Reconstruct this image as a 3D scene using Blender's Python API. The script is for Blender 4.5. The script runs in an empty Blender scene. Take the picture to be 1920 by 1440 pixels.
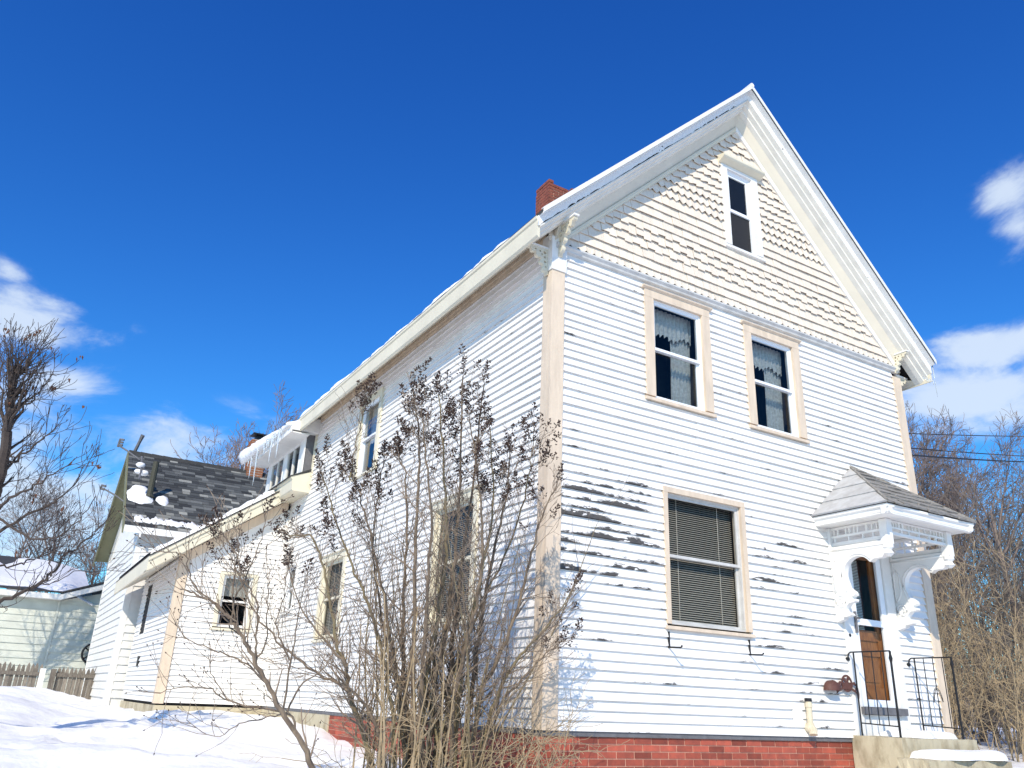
import bpy, math, random
from mathutils import Vector, Matrix, noise
import numpy as np
scene = bpy.context.scene
COL = scene.collection
RNG = random.Random(7)

# ------------------------------------------------------------------ camera
YAW, PITCH, ROLL, FPX = 0.53100415, 0.37910326, 0.04160015, 1504.29
CAM = Vector((-4.31725655, -6.54861308, 0.20790512))
_F = Vector((math.sin(YAW) * math.cos(PITCH), math.cos(YAW) * math.cos(PITCH), math.sin(PITCH)))
_R0 = Vector((math.cos(YAW), -math.sin(YAW), 0)); _U0 = _R0.cross(_F)
_R = math.cos(ROLL) * _R0 + math.sin(ROLL) * _U0
_U = -math.sin(ROLL) * _R0 + math.cos(ROLL) * _U0
cd = bpy.data.cameras.new('camera'); cam = bpy.data.objects.new('camera', cd); COL.objects.link(cam)
cam.matrix_world = Matrix(((_R.x, _U.x, -_F.x, CAM.x), (_R.y, _U.y, -_F.y, CAM.y), (_R.z, _U.z, -_F.z, CAM.z), (0, 0, 0, 1)))
cd.sensor_width = 36; cd.lens = FPX / 1920 * 36; cd.clip_end = 3000; cd.clip_start = 0.05
scene.camera = cam
def ray(px, py):                      # photo pixel -> direction with unit depth
    return _F + _R * ((px - 960) / FPX) - _U * ((py - 720) / FPX)
def at(px, py, depth): return CAM + ray(px, py) * depth

# ------------------------------------------------------------------ light
SUN_TRAVEL = Vector((0.552, 0.600, -0.580)).normalized()
SUN_EL = math.asin(-SUN_TRAVEL.z)
SUN_AZ = math.atan2(-SUN_TRAVEL.x, -SUN_TRAVEL.y)       # clockwise from +Y
w = bpy.data.worlds.new('World'); scene.world = w; w.use_nodes = True
SKY, vs_exposure = 0.13, 0.12
def sky_ch(n, i): return n.outputs[i]
def build_world():
    nt = w.node_tree; N = nt.nodes; L = nt.links; N.clear()
    out = N.new('ShaderNodeOutputWorld'); bg = N.new('ShaderNodeBackground')
    sky = N.new('ShaderNodeTexSky'); sky.sky_type = 'NISHITA'; sky.sun_disc = False
    sky.sun_elevation = SUN_EL; sky.sun_rotation = SUN_AZ
    sky.air_density = 1.0; sky.dust_density = 0.15; sky.ozone_density = 3.0; sky.altitude = 300
    tc = N.new('ShaderNodeTexCoord')
    def vm(op, a, b=None):
        n = N.new('ShaderNodeVectorMath'); n.operation = op
        L.new(a, n.inputs[0])
        if b is not None: n.inputs[1].default_value = b
        return n
    def mt(op, a, b=None, clamp=False):
        n = N.new('ShaderNodeMath'); n.operation = op; n.use_clamp = clamp
        for i, s in enumerate((a, b)):
            if s is None: continue
            if isinstance(s, (int, float)): n.inputs[i].default_value = s
            else: L.new(s, n.inputs[i])
        return n.outputs[0]
    D = tc.outputs['Generated']
    sc = N.new('ShaderNodeSeparateColor'); L.new(sky.outputs[0], sc.inputs[0]); cc = N.new('ShaderNodeCombineColor')
    for i, (k, g) in enumerate(((1.25, 1.68), (1.95, 1.38), (2.0, 1.0))):       # deep polarised winter blue, over the whole sky
        L.new(mt('MULTIPLY', mt('POWER', mt('MULTIPLY', sky_ch(sc, i), .1), g), k / (SKY * 2 ** vs_exposure)), cc.inputs[i])
    blobs = [(50, 596, 150, 56, 1.15), (20, 880, 190, 150, 1.15), (150, 730, 120, 50, .75), (290, 820, 150, 72, 1.05), (110, 1000, 320, 110, 1.0),
             (1840, 735, 190, 66, 1.15), (1870, 655, 150, 50, 1.1), (1890, 355, 56, 56, 1.0), (1915, 430, 48, 66, 1.0), (15, 512, 50, 26, .55), (460, 790, 90, 30, .35)]
    tot = None
    for (px, py, rx, ry, k) in blobs:
        c = ray(px, py).normalized()
        s = ray(px, py).length
        d = vm('SUBTRACT', D, tuple(c)); d = vm('MULTIPLY', d.outputs[0], (FPX / rx * s, FPX / rx * s, FPX / ry * s))
        ln = N.new('ShaderNodeVectorMath'); ln.operation = 'LENGTH'; L.new(d.outputs[0], ln.inputs[0])
        v = mt('MULTIPLY', mt('SUBTRACT', 1.35, ln.outputs['Value']), k)
        tot = v if tot is None else mt('MAXIMUM', tot, v)
    # low cloud banks all round the horizon
    sep = N.new('ShaderNodeSeparateXYZ'); L.new(D, sep.inputs[0])
    n2 = N.new('ShaderNodeTexNoise'); n2.inputs['Scale'].default_value = 2.6; n2.inputs['Detail'].default_value = 2
    L.new(vm('MULTIPLY', D, (1, 1, 3.0)).outputs[0], n2.inputs['Vector'])
    band = mt('SUBTRACT', mt('MULTIPLY', n2.outputs[0], 2.6), mt('ADD', 1.35, mt('MULTIPLY', mt('ABSOLUTE', sep.outputs[2]), 3.2)))
    tot = mt('MAXIMUM', tot, band)
    n1 = N.new('ShaderNodeTexNoise'); n1.inputs['Scale'].default_value = 8.0; n1.inputs['Detail'].default_value = 9; n1.inputs['Roughness'].default_value = .6; n1.inputs['Distortion'].default_value = .35
    L.new(vm('MULTIPLY', D, (1, 1, 1.9)).outputs[0], n1.inputs['Vector'])
    dens = mt('ADD', tot, mt('MULTIPLY', mt('SUBTRACT', n1.outputs[0], .49), 4.2))
    mr = N.new('ShaderNodeMapRange'); mr.interpolation_type = 'SMOOTHERSTEP'
    L.new(dens, mr.inputs[0]); mr.inputs[1].default_value = .05; mr.inputs[2].default_value = 1.5; mr.inputs[3].default_value = 0; mr.inputs[4].default_value = .84
    gate = N.new('ShaderNodeMapRange'); L.new(tot, gate.inputs[0]); gate.inputs[1].default_value = -.15; gate.inputs[2].default_value = .45
    cl = mt('MULTIPLY', mr.outputs[0], gate.outputs[0])
    mix = N.new('ShaderNodeMix'); mix.data_type = 'RGBA'
    L.new(cl, mix.inputs[0]); L.new(cc.outputs[0], mix.inputs[6]); mix.inputs[7].default_value = (5.4, 6.2, 7.2, 1)
    L.new(mix.outputs[2], bg.inputs[0]); bg.inputs[1].default_value = SKY
    L.new(bg.outputs[0], out.inputs[0])
build_world()
sl = bpy.data.lights.new('sun', 'SUN'); sl.energy = 4.4; sl.angle = math.radians(.53); sl.color = (1, .90, .74)
so = bpy.data.objects.new('sun', sl); COL.objects.link(so)
so.rotation_euler = SUN_TRAVEL.to_track_quat('-Z', 'Y').to_euler(); so.location = (-10, -12, 14)
vs = scene.view_settings; vs.view_transform = 'Standard'; vs.look = 'None'; vs.exposure = vs_exposure; vs.gamma = 1

# ------------------------------------------------------------------ materials
MATS = {}
def mat(name, col, rough=.6, var=.0, scale=6, bump=0, bscale=None, spec=.4, stretch=(1, 1, 1), metallic=0, col2=None, detail=4, thr=None):
    """Principled with world-position noise variation: col -> col2 (or darker col)."""
    if name in MATS: return MATS[name]
    m = bpy.data.materials.new(name); m.use_nodes = True; MATS[name] = m
    nt = m.node_tree; N = nt.nodes; L = nt.links; b = N['Principled BSDF']
    b.inputs['Base Color'].default_value = (*col, 1); b.inputs['Roughness'].default_value = rough
    b.inputs['Specular IOR Level'].default_value = spec; b.inputs['Metallic'].default_value = metallic
    geo = N.new('ShaderNodeNewGeometry')
    vmx = N.new('ShaderNodeVectorMath'); vmx.operation = 'MULTIPLY'; vmx.inputs[1].default_value = stretch
    L.new(geo.outputs['Position'], vmx.inputs[0])
    if var or col2:
        n = N.new('ShaderNodeTexNoise'); n.inputs['Scale'].default_value = scale; n.inputs['Detail'].default_value = detail; n.inputs['Roughness'].default_value = .6
        L.new(vmx.outputs[0], n.inputs['Vector'])
        r = N.new('ShaderNodeMapRange'); L.new(n.outputs[0], r.inputs[0])
        a, c = thr if thr else (.3, .7)
        r.inputs[1].default_value = a; r.inputs[2].default_value = c
        mx = N.new('ShaderNodeMix'); mx.data_type = 'RGBA'; L.new(r.outputs[0], mx.inputs[0])
        mx.inputs[6].default_value = (*col, 1)
        mx.inputs[7].default_value = (*(col2 if col2 else [c_ * (1 - var) for c_ in col]), 1)
        L.new(mx.outputs[2], b.inputs['Base Color'])
    if bump:
        n = N.new('ShaderNodeTexNoise'); n.inputs['Scale'].default_value = bscale or scale * 3; n.inputs['Detail'].default_value = 5
        L.new(vmx.outputs[0], n.inputs['Vector'])
        bp = N.new('ShaderNodeBump'); bp.inputs['Strength'].default_value = 1; bp.inputs['Distance'].default_value = bump
        L.new(n.outputs[0], bp.inputs['Height']); L.new(bp.outputs[0], b.inputs['Normal'])
    return m
def objvar(m, amt=.35, hue=0.0):
    """per-object random brightness on top of a mat()'s colour"""
    nt = m.node_tree; N = nt.nodes; L = nt.links; b = N['Principled BSDF']
    inp = b.inputs['Base Color']; oi = N.new('ShaderNodeObjectInfo')
    mr = N.new('ShaderNodeMapRange'); L.new(oi.outputs['Random'], mr.inputs[0]); mr.inputs[3].default_value = 1 - amt; mr.inputs[4].default_value = 1 + amt
    hs = N.new('ShaderNodeHueSaturation')
    if inp.is_linked: L.new(inp.links[0].from_socket, hs.inputs['Color'])
    else: hs.inputs['Color'].default_value = inp.default_value
    L.new(mr.outputs[0], hs.inputs['Value']); L.new(hs.outputs[0], inp)
    return m
EXPO = .0905
def mat_peel():
    m = bpy.data.materials.new('weathered white clapboard paint'); m.use_nodes = True
    nt = m.node_tree; N = nt.nodes; L = nt.links; b = N['Principled BSDF']; b.inputs['Roughness'].default_value = .55; b.inputs['Specular IOR Level'].default_value = .3
    def mt(op, a, c=None, d=None, clamp=False):
        n = N.new('ShaderNodeMath'); n.operation = op; n.use_clamp = clamp
        for i, s in enumerate((a, c, d)):
            if s is None: continue
            if isinstance(s, (int, float)): n.inputs[i].default_value = s
            else: L.new(s, n.inputs[i])
        return n.outputs[0]
    geo = N.new('ShaderNodeNewGeometry'); sp = N.new('ShaderNodeSeparateXYZ'); L.new(geo.outputs['Position'], sp.inputs[0])
    x, y, z = sp.outputs
    course = mt('FLOOR', mt('DIVIDE', mt('ADD', z, .002), EXPO)); frac = mt('FRACT', mt('DIVIDE', mt('ADD', z, .002), EXPO))
    cb = N.new('ShaderNodeCombineXYZ'); L.new(mt('MULTIPLY', x, 1.5), cb.inputs[0]); L.new(mt('MULTIPLY', y, 1.5), cb.inputs[1]); L.new(mt('MULTIPLY', course, 3.71), cb.inputs[2])
    n1 = N.new('ShaderNodeTexNoise'); n1.inputs['Scale'].default_value = 1.0; n1.inputs['Detail'].default_value = 3; L.new(cb.outputs[0], n1.inputs['Vector'])
    st = N.new('ShaderNodeVectorMath'); st.operation = 'MULTIPLY'; st.inputs[1].default_value = (1, 1, 3.5); L.new(geo.outputs['Position'], st.inputs[0])
    n2 = N.new('ShaderNodeTexNoise'); n2.inputs['Scale'].default_value = 17; n2.inputs['Detail'].default_value = 7; n2.inputs['Roughness'].default_value = .7; L.new(st.outputs[0], n2.inputs['Vector'])
    n3 = N.new('ShaderNodeTexNoise'); n3.inputs['Scale'].default_value = 7; n3.inputs['Detail'].default_value = 6; L.new(st.outputs[0], n3.inputs['Vector'])
    def blob(x0, z0, rx, rz):
        a = mt('POWER', mt('DIVIDE', mt('SUBTRACT', x, x0), rx), 2); c = mt('POWER', mt('DIVIDE', mt('SUBTRACT', z, z0), rz), 2)
        return mt('SUBTRACT', 1, mt('ADD', a, c), clamp=True)
    reg = mt('MAXIMUM', blob(.5, 2.0, 1.35, .85), mt('MULTIPLY', blob(3.3, 1.5, 1.0, 1.1), .55))
    reg = mt('MAXIMUM', reg, mt('MULTIPLY', blob(3.0, .55, 1.6, .45), .38))
    reg = mt('MAXIMUM', reg, mt('MULTIPLY', blob(3.2, 1.3, 4.0, 2.6), .18))
    isfront = mt('LESS_THAN', y, .06)
    reg = mt('MULTIPLY', mt('ADD', reg, .05), isfront)
    # streak height above the board's lower edge
    v = mt('ADD', mt('SUBTRACT', n1.outputs[0], mt('SUBTRACT', .692, mt('MULTIPLY', reg, .29))), mt('MULTIPLY', mt('SUBTRACT', n2.outputs[0], .5), .46))
    h = mt('MULTIPLY', v, 3.0)
    peel = mt('MULTIPLY', mt('GREATER_THAN', h, mt('ADD', frac, .04)), mt('GREATER_THAN', mt('ADD', n3.outputs[0], mt('MULTIPLY', reg, .10)), .47))
    mx = N.new('ShaderNodeMix'); mx.data_type = 'RGBA'; L.new(mt('MULTIPLY', peel, .93), mx.inputs[0])
    n4 = N.new('ShaderNodeTexNoise'); n4.inputs['Scale'].default_value = 2.2; n4.inputs['Detail'].default_value = 6; L.new(geo.outputs['Position'], n4.inputs['Vector'])
    mr = N.new('ShaderNodeMapRange'); L.new(n4.outputs[0], mr.inputs[0]); mr.inputs[1].default_value = .35; mr.inputs[2].default_value = .75
    w_ = N.new('ShaderNodeMix'); w_.data_type = 'RGBA'; L.new(mr.outputs[0], w_.inputs[0]); w_.inputs[6].default_value = (.83, .81, .775, 1); w_.inputs[7].default_value = (.74, .72, .685, 1)
    d_ = N.new('ShaderNodeMix'); d_.data_type = 'RGBA'; L.new(n2.outputs[0], d_.inputs[0]); d_.inputs[6].default_value = (.012, .011, .010, 1); d_.inputs[7].default_value = (.075, .066, .058, 1)
    fr_ = mt('MULTIPLY', mt('GREATER_THAN', h, mt('SUBTRACT', frac, .10)), mt('GREATER_THAN', n3.outputs[0], .46))
    pr = N.new('ShaderNodeMix'); pr.data_type = 'RGBA'; L.new(mt('MULTIPLY', fr_, .8), pr.inputs[0]); L.new(w_.outputs[2], pr.inputs[6]); pr.inputs[7].default_value = (.50, .48, .45, 1)
    L.new(pr.outputs[2], mx.inputs[6]); L.new(d_.outputs[2], mx.inputs[7]); L.new(mx.outputs[2], b.inputs['Base Color'])
    bp = N.new('ShaderNodeBump'); bp.inputs['Distance'].default_value = .003; bp.inputs['Strength'].default_value = .6
    L.new(mt('SUBTRACT', mt('MULTIPLY', n2.outputs[0], .5), peel), bp.inputs['Height']); L.new(bp.outputs[0], b.inputs['Normal'])
    return m
M = {}
M['clap'] = mat_peel()
M['white'] = mat('white trim paint', (.81, .795, .755), .5, .12, 5)
M['crown'] = mat('cream white crown paint', (.78, .75, .67), .55, .15, 5)
M['rake'] = mat('flaking white rake paint', (.78, .78, .76), .6, scale=7, col2=(.10, .085, .07), thr=(.66, .68), stretch=(1, 1, 1), bump=.003)
M['peach'] = mat('peach trim paint', (.73, .595, .45), .6, .22, 7, stretch=(1.6, 1.6, .35), bump=.002, bscale=30)
M['cream'] = mat('cream trim paint', (.72, .66, .51), .55, .12, 3)
M['soffit'] = mat('cream soffit paint', (.69, .63, .51), .6, .10, 2.5)
M['shingle'] = objvar(mat('cream shingle paint', (.80, .70, .575), .7, .14, 9, bump=.002, bscale=60, stretch=(3, 3, .5)), .05)
M['belt'] = mat('grey white belt paint', (.62, .61, .58), .6, .25, 8)
M['vinyl'] = mat('white vinyl sash', (.80, .82, .84), .35)
M['dark'] = mat('unlit black', (.018, .018, .02), .8)  # near black, put in for the darkness of gaps and interiors
M['room'] = mat('dim room', (.11, .12, .14), .8, .6, 3)
M['curtain'] = mat('grey lace curtain', (.66, .67, .65), .9, .35, 30, bump=.004, bscale=40)
M['blind'] = mat('grey blind slats', (.62, .60, .55), .5)
M['blind2'] = mat('pale blind slats', (.72, .78, .75), .5)
M['brick'] = objvar(mat('painted red brick', (.40, .085, .048), .75, scale=9, col2=(.24, .06, .04), bump=.003, detail=8), .38)
M['brickc'] = mat('old chimney brick', (.30, .085, .05), .8, scale=14, col2=(.16, .05, .035), bump=.004)
M['mortar'] = mat('pinkish mortar', (.66, .38, .27), .9, .25, 30)
M['conc'] = mat('stained concrete', (.50, .44, .31), .85, scale=5, col2=(.19, .14, .075), thr=(.48, .78), bump=.012, bscale=9, detail=10, stretch=(1, 1, .55))
M['snow'] = mat('snow', (.86, .855, .845), .6, .06, 9, bump=.05, bscale=3.2, spec=.25, detail=8)
M['asph'] = objvar(mat('grey asphalt shingle', (.085, .088, .09), .9, .3, 40, bump=.004), .6)
M['asphd'] = mat('dark asphalt roofing', (.06, .06, .06), .9, .4, 9, bump=.006)
M['olive'] = mat('olive painted soffit', (.20, .20, .12), .7, .2, 3)
M['iron'] = mat('black iron', (.018, .018, .02), .45, metallic=.3)
M['wooddoor'] = mat('varnished brown door', (.36, .15, .045), .35, scale=14, col2=(.17, .06, .02), stretch=(4, 4, .6), bump=.001)
M['wooddark'] = mat('dark red door frame', (.07, .016, .012), .4)
M['grey'] = mat('grey board', (.16, .16, .17), .7, .3, 12)
M['rust'] = mat('rusty brown metal', (.13, .055, .042), .65, .35, 30)
M['pipe'] = mat('yellowed plastic pipe', (.66, .58, .42), .5, .2, 15)
M['hoodroof'] = mat('painted canvas hood roof', (.50, .50, .50), .8, scale=7, col2=(.38, .37, .36), bump=.012, bscale=10)
M['hoodold'] = mat('bare weathered hood shingles', (.37, .35, .32), .85, scale=9, col2=(.15, .135, .115), stretch=(.6, 3, 3), bump=.02, bscale=12)
M['mint'] = mat('pale green siding', (.62, .635, .55), .7, .18, 3)
M['fence'] = objvar(mat('bare grey fence wood', (.26, .225, .18), .9, scale=8, col2=(.12, .10, .085), stretch=(6, 6, .8), bump=.004), .3)
M['bark'] = mat('lilac bark', (.25, .19, .13), .9, scale=18, col2=(.11, .08, .058), bump=.004, stretch=(1, 1, .3))
M['barkg'] = mat('mossy lilac bark', (.27, .22, .12), .9, scale=12, col2=(.12, .085, .055), bump=.004, stretch=(1, 1, .3))
M['twig'] = mat('brown twig', (.29, .22, .16), .85, .4, 9)
M['seed'] = mat('dry lilac seed heads', (.066, .038, .029), .9, .5, 20)
M['straw'] = mat('tan dead stems', (.43, .33, .20), .85, scale=5, col2=(.27, .20, .12))
M['treebark'] = mat('dark apple bark', (.085, .065, .055), .9, .4, 10)
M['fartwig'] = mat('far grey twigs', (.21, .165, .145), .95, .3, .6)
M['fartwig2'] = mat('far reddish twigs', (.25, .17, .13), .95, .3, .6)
M['brush'] = mat('tangled brush', (.10, .088, .078), .95, scale=1.2, col2=(.23, .19, .15))
M['deadleaf'] = mat('dead brown leaf', (.16, .07, .04), .8, .4, 8)
M['yellow'] = mat('pale yellow siding', (.62, .54, .33), .7, .15, 3)
M['wire'] = mat('wire', (.02, .02, .022), .5)
M['ice'] = mat('ice', (.82, .88, .92), .08, spec=.6)
M['ice'].node_tree.nodes['Principled BSDF'].inputs['Transmission Weight'].default_value = .55
def glass(name, tint, refl=1.0, rough=.01):
    m = bpy.data.materials.new(name); m.use_nodes = True; nt = m.node_tree; N = nt.nodes; L = nt.links; N.clear()
    o = N.new('ShaderNodeOutputMaterial'); mx = N.new('ShaderNodeMixShader'); g = N.new('ShaderNodeBsdfGlossy'); t = N.new('ShaderNodeBsdfTransparent'); f = N.new('ShaderNodeFresnel'); k = N.new('ShaderNodeMath'); k.operation = 'MULTIPLY'; k.inputs[1].default_value = refl
    f.inputs[0].default_value = 1.5; g.inputs['Roughness'].default_value = rough; t.inputs[0].default_value = (*tint, 1); L.new(f.outputs[0], k.inputs[0])
    L.new(k.outputs[0], mx.inputs[0]); L.new(t.outputs[0], mx.inputs[1]); L.new(g.outputs[0], mx.inputs[2]); L.new(mx.outputs[0], o.inputs[0])
    return m
M['glass'] = glass('window glass', (.86, .90, .90), .7); M['glassh'] = glass('shaded glass', (.7, .74, .76), .3, .05); M['glassc'] = glass('clear storm glass', (.95, .96, .95), .25); M['glassd'] = glass('insect screened glass', (.72, .72, .70), .08, .35)

# ------------------------------------------------------------------ helpers
def link(name, me, m, parent=None):
    o = bpy.data.objects.new(name, me); COL.objects.link(o)
    if m is not None and len(me.materials) == 0: me.materials.append(m)
    if parent is not None: o.parent = parent
    return o
def tag(o, label=None, cat=None, group=None, kind=None):
    if label: o['label'] = label
    if cat: o['category'] = cat
    if group: o['group'] = group
    if kind: o['kind'] = kind
    return o
def empty(name, loc=(0, 0, 0), parent=None):
    o = bpy.data.objects.new(name, None); COL.objects.link(o); o.location = loc; o.empty_display_size = .1
    if parent is not None: o.parent = parent
    return o
class MB:
    def __init__(s): s.v = []; s.f = []
    def hexa(s, c):            # 8 corners: bottom 4 ccw, top 4
        n = len(s.v); s.v += [tuple(p) for p in c]
        for q in ((0, 3, 2, 1), (4, 5, 6, 7), (0, 1, 5, 4), (1, 2, 6, 5), (2, 3, 7, 6), (3, 0, 4, 7)): s.f.append(tuple(n + i for i in q))
        return s
    def box(s, a, b):
        x0, y0, z0 = a; x1, y1, z1 = b
        return s.hexa([(x0, y0, z0), (x1, y0, z0), (x1, y1, z0), (x0, y1, z0), (x0, y0, z1), (x1, y0, z1), (x1, y1, z1), (x0, y1, z1)])
    def poly(s, pts):
        n = len(s.v); s.v += [tuple(p) for p in pts]; s.f.append(tuple(range(n, n + len(pts)))); return s
    def extr(s, prof, p0, p1, a, b):       # 2-D profile (i,j) swept p0->p1
        p0, p1, a, b = map(Vector, (p0, p1, a, b)); n = len(s.v); k = len(prof)
        for p in (p0, p1):
            for (i, j) in prof: s.v.append(tuple(p + a * i + b * j))
        for q in range(k): s.f.append((n + q, n + (q + 1) % k, n + k + (q + 1) % k, n + k + q))
        s.f.append(tuple(range(n, n + k))[::-1]); s.f.append(tuple(range(n + k, n + 2 * k))); return s
    def tube(s, pts, rad, sides=4):
        n = len(s.v); pts = [Vector(p) for p in pts]; k = len(pts)
        d = (pts[-1] - pts[0]); d = d.normalized() if d.length > 1e-9 else Vector((0, 0, 1))
        ref = Vector((0, 0, 1)) if abs(d.z) < .8 else Vector((1, 0, 0))
        for i, p in enumerate(pts):
            t = pts[min(i + 1, k - 1)] - pts[max(i - 1, 0)]
            t = t.normalized() if t.length > 1e-9 else d
            e1 = t.cross(ref); e1 = e1.normalized() if e1.length > 1e-6 else t.orthogonal().normalized(); e2 = t.cross(e1)
            r = rad[i] if isinstance(rad, (list, tuple)) else rad
            for j in range(sides):
                a = 2 * math.pi * j / sides; q = p + (e1 * math.cos(a) + e2 * math.sin(a)) * r; s.v.append((q.x, q.y, q.z))
        for i in range(k - 1):
            for j in range(sides):
                a = n + i * sides + j; b = n + i * sides + (j + 1) % sides; s.f.append((a, b, b + sides, a + sides))
        s.f.append(tuple(range(n, n + sides))[::-1]); s.f.append(tuple(range(n + (k - 1) * sides, n + k * sides))); return s
    def mesh(s, name, smooth=False):
        me = bpy.data.meshes.new(name); me.from_pydata(s.v, [], s.f); me.update()
        if smooth: me.polygons.foreach_set('use_smooth', [True] * len(me.polygons))
        return me
    def build(s, name, m, parent=None, smooth=False): return link(name, s.mesh(name, smooth), m, parent)
class Fr:
    def __init__(s, o, u, n): s.o, s.u, s.n = Vector(o), Vector(u), Vector(n)
    def P(s, u, n, z): return s.o + s.u * u + s.n * n + Vector((0, 0, z))
    def box(s, mb, u0, u1, n0, n1, z0, z1):
        return mb.hexa([s.P(u0, n1, z0), s.P(u1, n1, z0), s.P(u1, n0, z0), s.P(u0, n0, z0), s.P(u0, n1, z1), s.P(u1, n1, z1), s.P(u1, n0, z1), s.P(u0, n0, z1)])
FRONT = Fr((0, 0, 0), (1, 0, 0), (0, -1, 0)); SIDE = Fr((0, 0, 0), (0, 1, 0), (-1, 0, 0))
WY, WX = 9.3, -1.84
WF = Fr((0, WY, 0), (1, 0, 0), (0, -1, 0)); WL = Fr((WX, 0, 0), (0, 1, 0), (-1, 0, 0))
def fret(name, loops, thick, o, ux, uy, m, parent):
    """flat sawn panel with holes: filled 2-D curve, extruded, laid into plane (ux,uy) at o"""
    cu = bpy.data.curves.new(name, 'CURVE'); cu.dimensions = '2D'; cu.fill_mode = 'BOTH'; cu.extrude = thick / 2
    for lp in loops:
        sp = cu.splines.new('POLY'); sp.points.add(len(lp) - 1); sp.use_cyclic_u = True
        for i, (a, b) in enumerate(lp): sp.points[i].co = (a, b, 0, 1)
    t = bpy.data.objects.new(name, cu); COL.objects.link(t); bpy.context.view_layer.update()
    me = bpy.data.meshes.new_from_object(t.evaluated_get(bpy.context.evaluated_depsgraph_get()))
    bpy.data.objects.remove(t); bpy.data.curves.remove(cu)
    ux, uy = Vector(ux), Vector(uy); uz = ux.cross(uy)
    me.transform(Matrix(((ux.x, uy.x, uz.x, o[0]), (ux.y, uy.y, uz.y, o[1]), (ux.z, uy.z, uz.z, o[2]), (0, 0, 0, 1))))
    me.name = name; me.materials.clear()
    return link(name, me, m, parent)
def circ(cx, cy, r, n=14, a0=0, a1=2 * math.pi): return [(cx + r * math.cos(a0 + (a1 - a0) * i / n), cy + r * math.sin(a0 + (a1 - a0) * i / n)) for i in range(n)]

# ------------------------------------------------------------------ ground
FOOT = [(-3.9 + .30 * i + (.16 if i % 2 else -.16), 3.4 + .52 * i) for i in range(9)]       # a trodden line towards the lean-to
def gz(x, y):
    r = lambda a, b, t: a + (b - a) * max(0, min(1, t)) ** 1.0
    s = lambda t: (lambda q: q * q * (3 - 2 * q))(max(0., min(1., t)))
    base = -1.28 + .80 * s((y + 7.5) / 7.0)                         # camera stands low, yard rises to the house
    base += .26 * s((y - 1.5) / 6.5) + .24 * s((y - 10.5) / 4) * s((-x - 1.5) / 2.5)
    # snow banked against the lean-to, thrown bank by the fence
    base += .10 * math.exp(-((x + .6) / 1.5) ** 2 - ((y - 7.6) / 1.6) ** 2)
    base += .42 * math.exp(-((x + 4.95) / .8) ** 2 - ((y - 10.2) / 1.5) ** 2)
    base += .20 * math.exp(-((x + 4.3) / .7) ** 2 - ((y - 6.6) / 1.0) ** 2)
    base += .16 * math.exp(-((x + 8.6) / 2.0) ** 2 - ((y - 6.5) / 2.5) ** 2)
    base += .10 * math.sin(x * .9 + y * .55 + 1.0) * math.sin(y * .8 - x * .3) * s((y - 1) / 5) * s((-x - 2.2) / 2)
    wv = math.sin(y * 1.25 + .55 * x + 1.3 * math.sin(x * .55)); base += .12 * (1 - abs(wv)) ** 1.8 * s((-x - .8) / 2) * s((y + .5) / 3)
    base += .035 * math.sin(x * 2.3 + 1.1 * math.sin(y * 1.7)) * math.sin(y * 2.1 + x * .6)
    base += .014 * math.sin(x * 6.1 + y * 2.0 + 2 * math.sin(y * 1.3)) * math.sin(y * 5.3 - x * 1.7)
    base += .20 * s((x - 5.5) / 2.5) * s((y + 3) / 3)
    base += .055 * noise.fractal(Vector((x * .8, y * .8, 3.1)), .9, 2.1, 5) + .05 * max(0, noise.noise(Vector((x * 1.9, y * 1.9, 7.7)))) ** 1.5
    for (fx, fy) in FOOT:
        d2 = ((x - fx) / .17) ** 2 + ((y - fy) / .22) ** 2
        if d2 < 4: base += -.10 * math.exp(-d2 * 1.3) + .035 * math.exp(-((math.sqrt(d2) - 1.5) / .3) ** 2)
    return base
def build_ground():
    def axis(lo, hi, near0, near1, st):
        a = list(np.arange(near0, near1 + 1e-6, st)); d = st
        p = near1
        while p < hi: d *= 1.35; p += d; a.append(min(p, hi))
        d = st; p = near0
        while p > lo: d *= 1.35; p -= d; a.insert(0, max(p, lo))
        return a
    X = axis(-450, 450, -8, 8, .10); Y = axis(-300, 700, -3, 15, .10)
    mb = MB(); nx = len(X)
    for y in Y:
        for x in X:
            f = max(0, 1 - max(0, math.hypot(x, y - 5) - 22) / 40)
            mb.v.append((x, y, gz(x, y) * f + (1 - f) * -.25))
    for j in range(len(Y) - 1):
        for i in range(nx - 1): a = j * nx + i; mb.f.append((a, a + 1, a + nx + 1, a + nx))
    o = mb.build('snow_ground', M['snow'], smooth=True); tag(o, kind='structure')
build_ground()
def hills():
    mb = MB(); n = 180; rr = [(130, -1.0), (150, .75), (185, 1.0), (260, .6)]
    for i in range(n):
        a = 2 * math.pi * i / n; h = 7 + 2.2 * math.sin(3 * a + 1) + 1.4 * math.sin(7 * a) + .5 * math.sin(31 * a) + .4 * math.sin(53 * a + 2)
        for (r, k) in rr: mb.v.append((r * math.cos(a), r * math.sin(a), h * k if k > 0 else -1.5))
    for i in range(n):
        for j in range(3): q = i * 4 + j; p = ((i + 1) % n) * 4 + j; mb.f.append((q, p, p + 1, q + 1))
    tag(mb.build('hills', mat('far bare woods', (.17, .14, .125), .95, scale=.5, col2=(.10, .085, .08), stretch=(1, 1, .25), detail=8), None, True), kind='structure')
hills()

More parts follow.
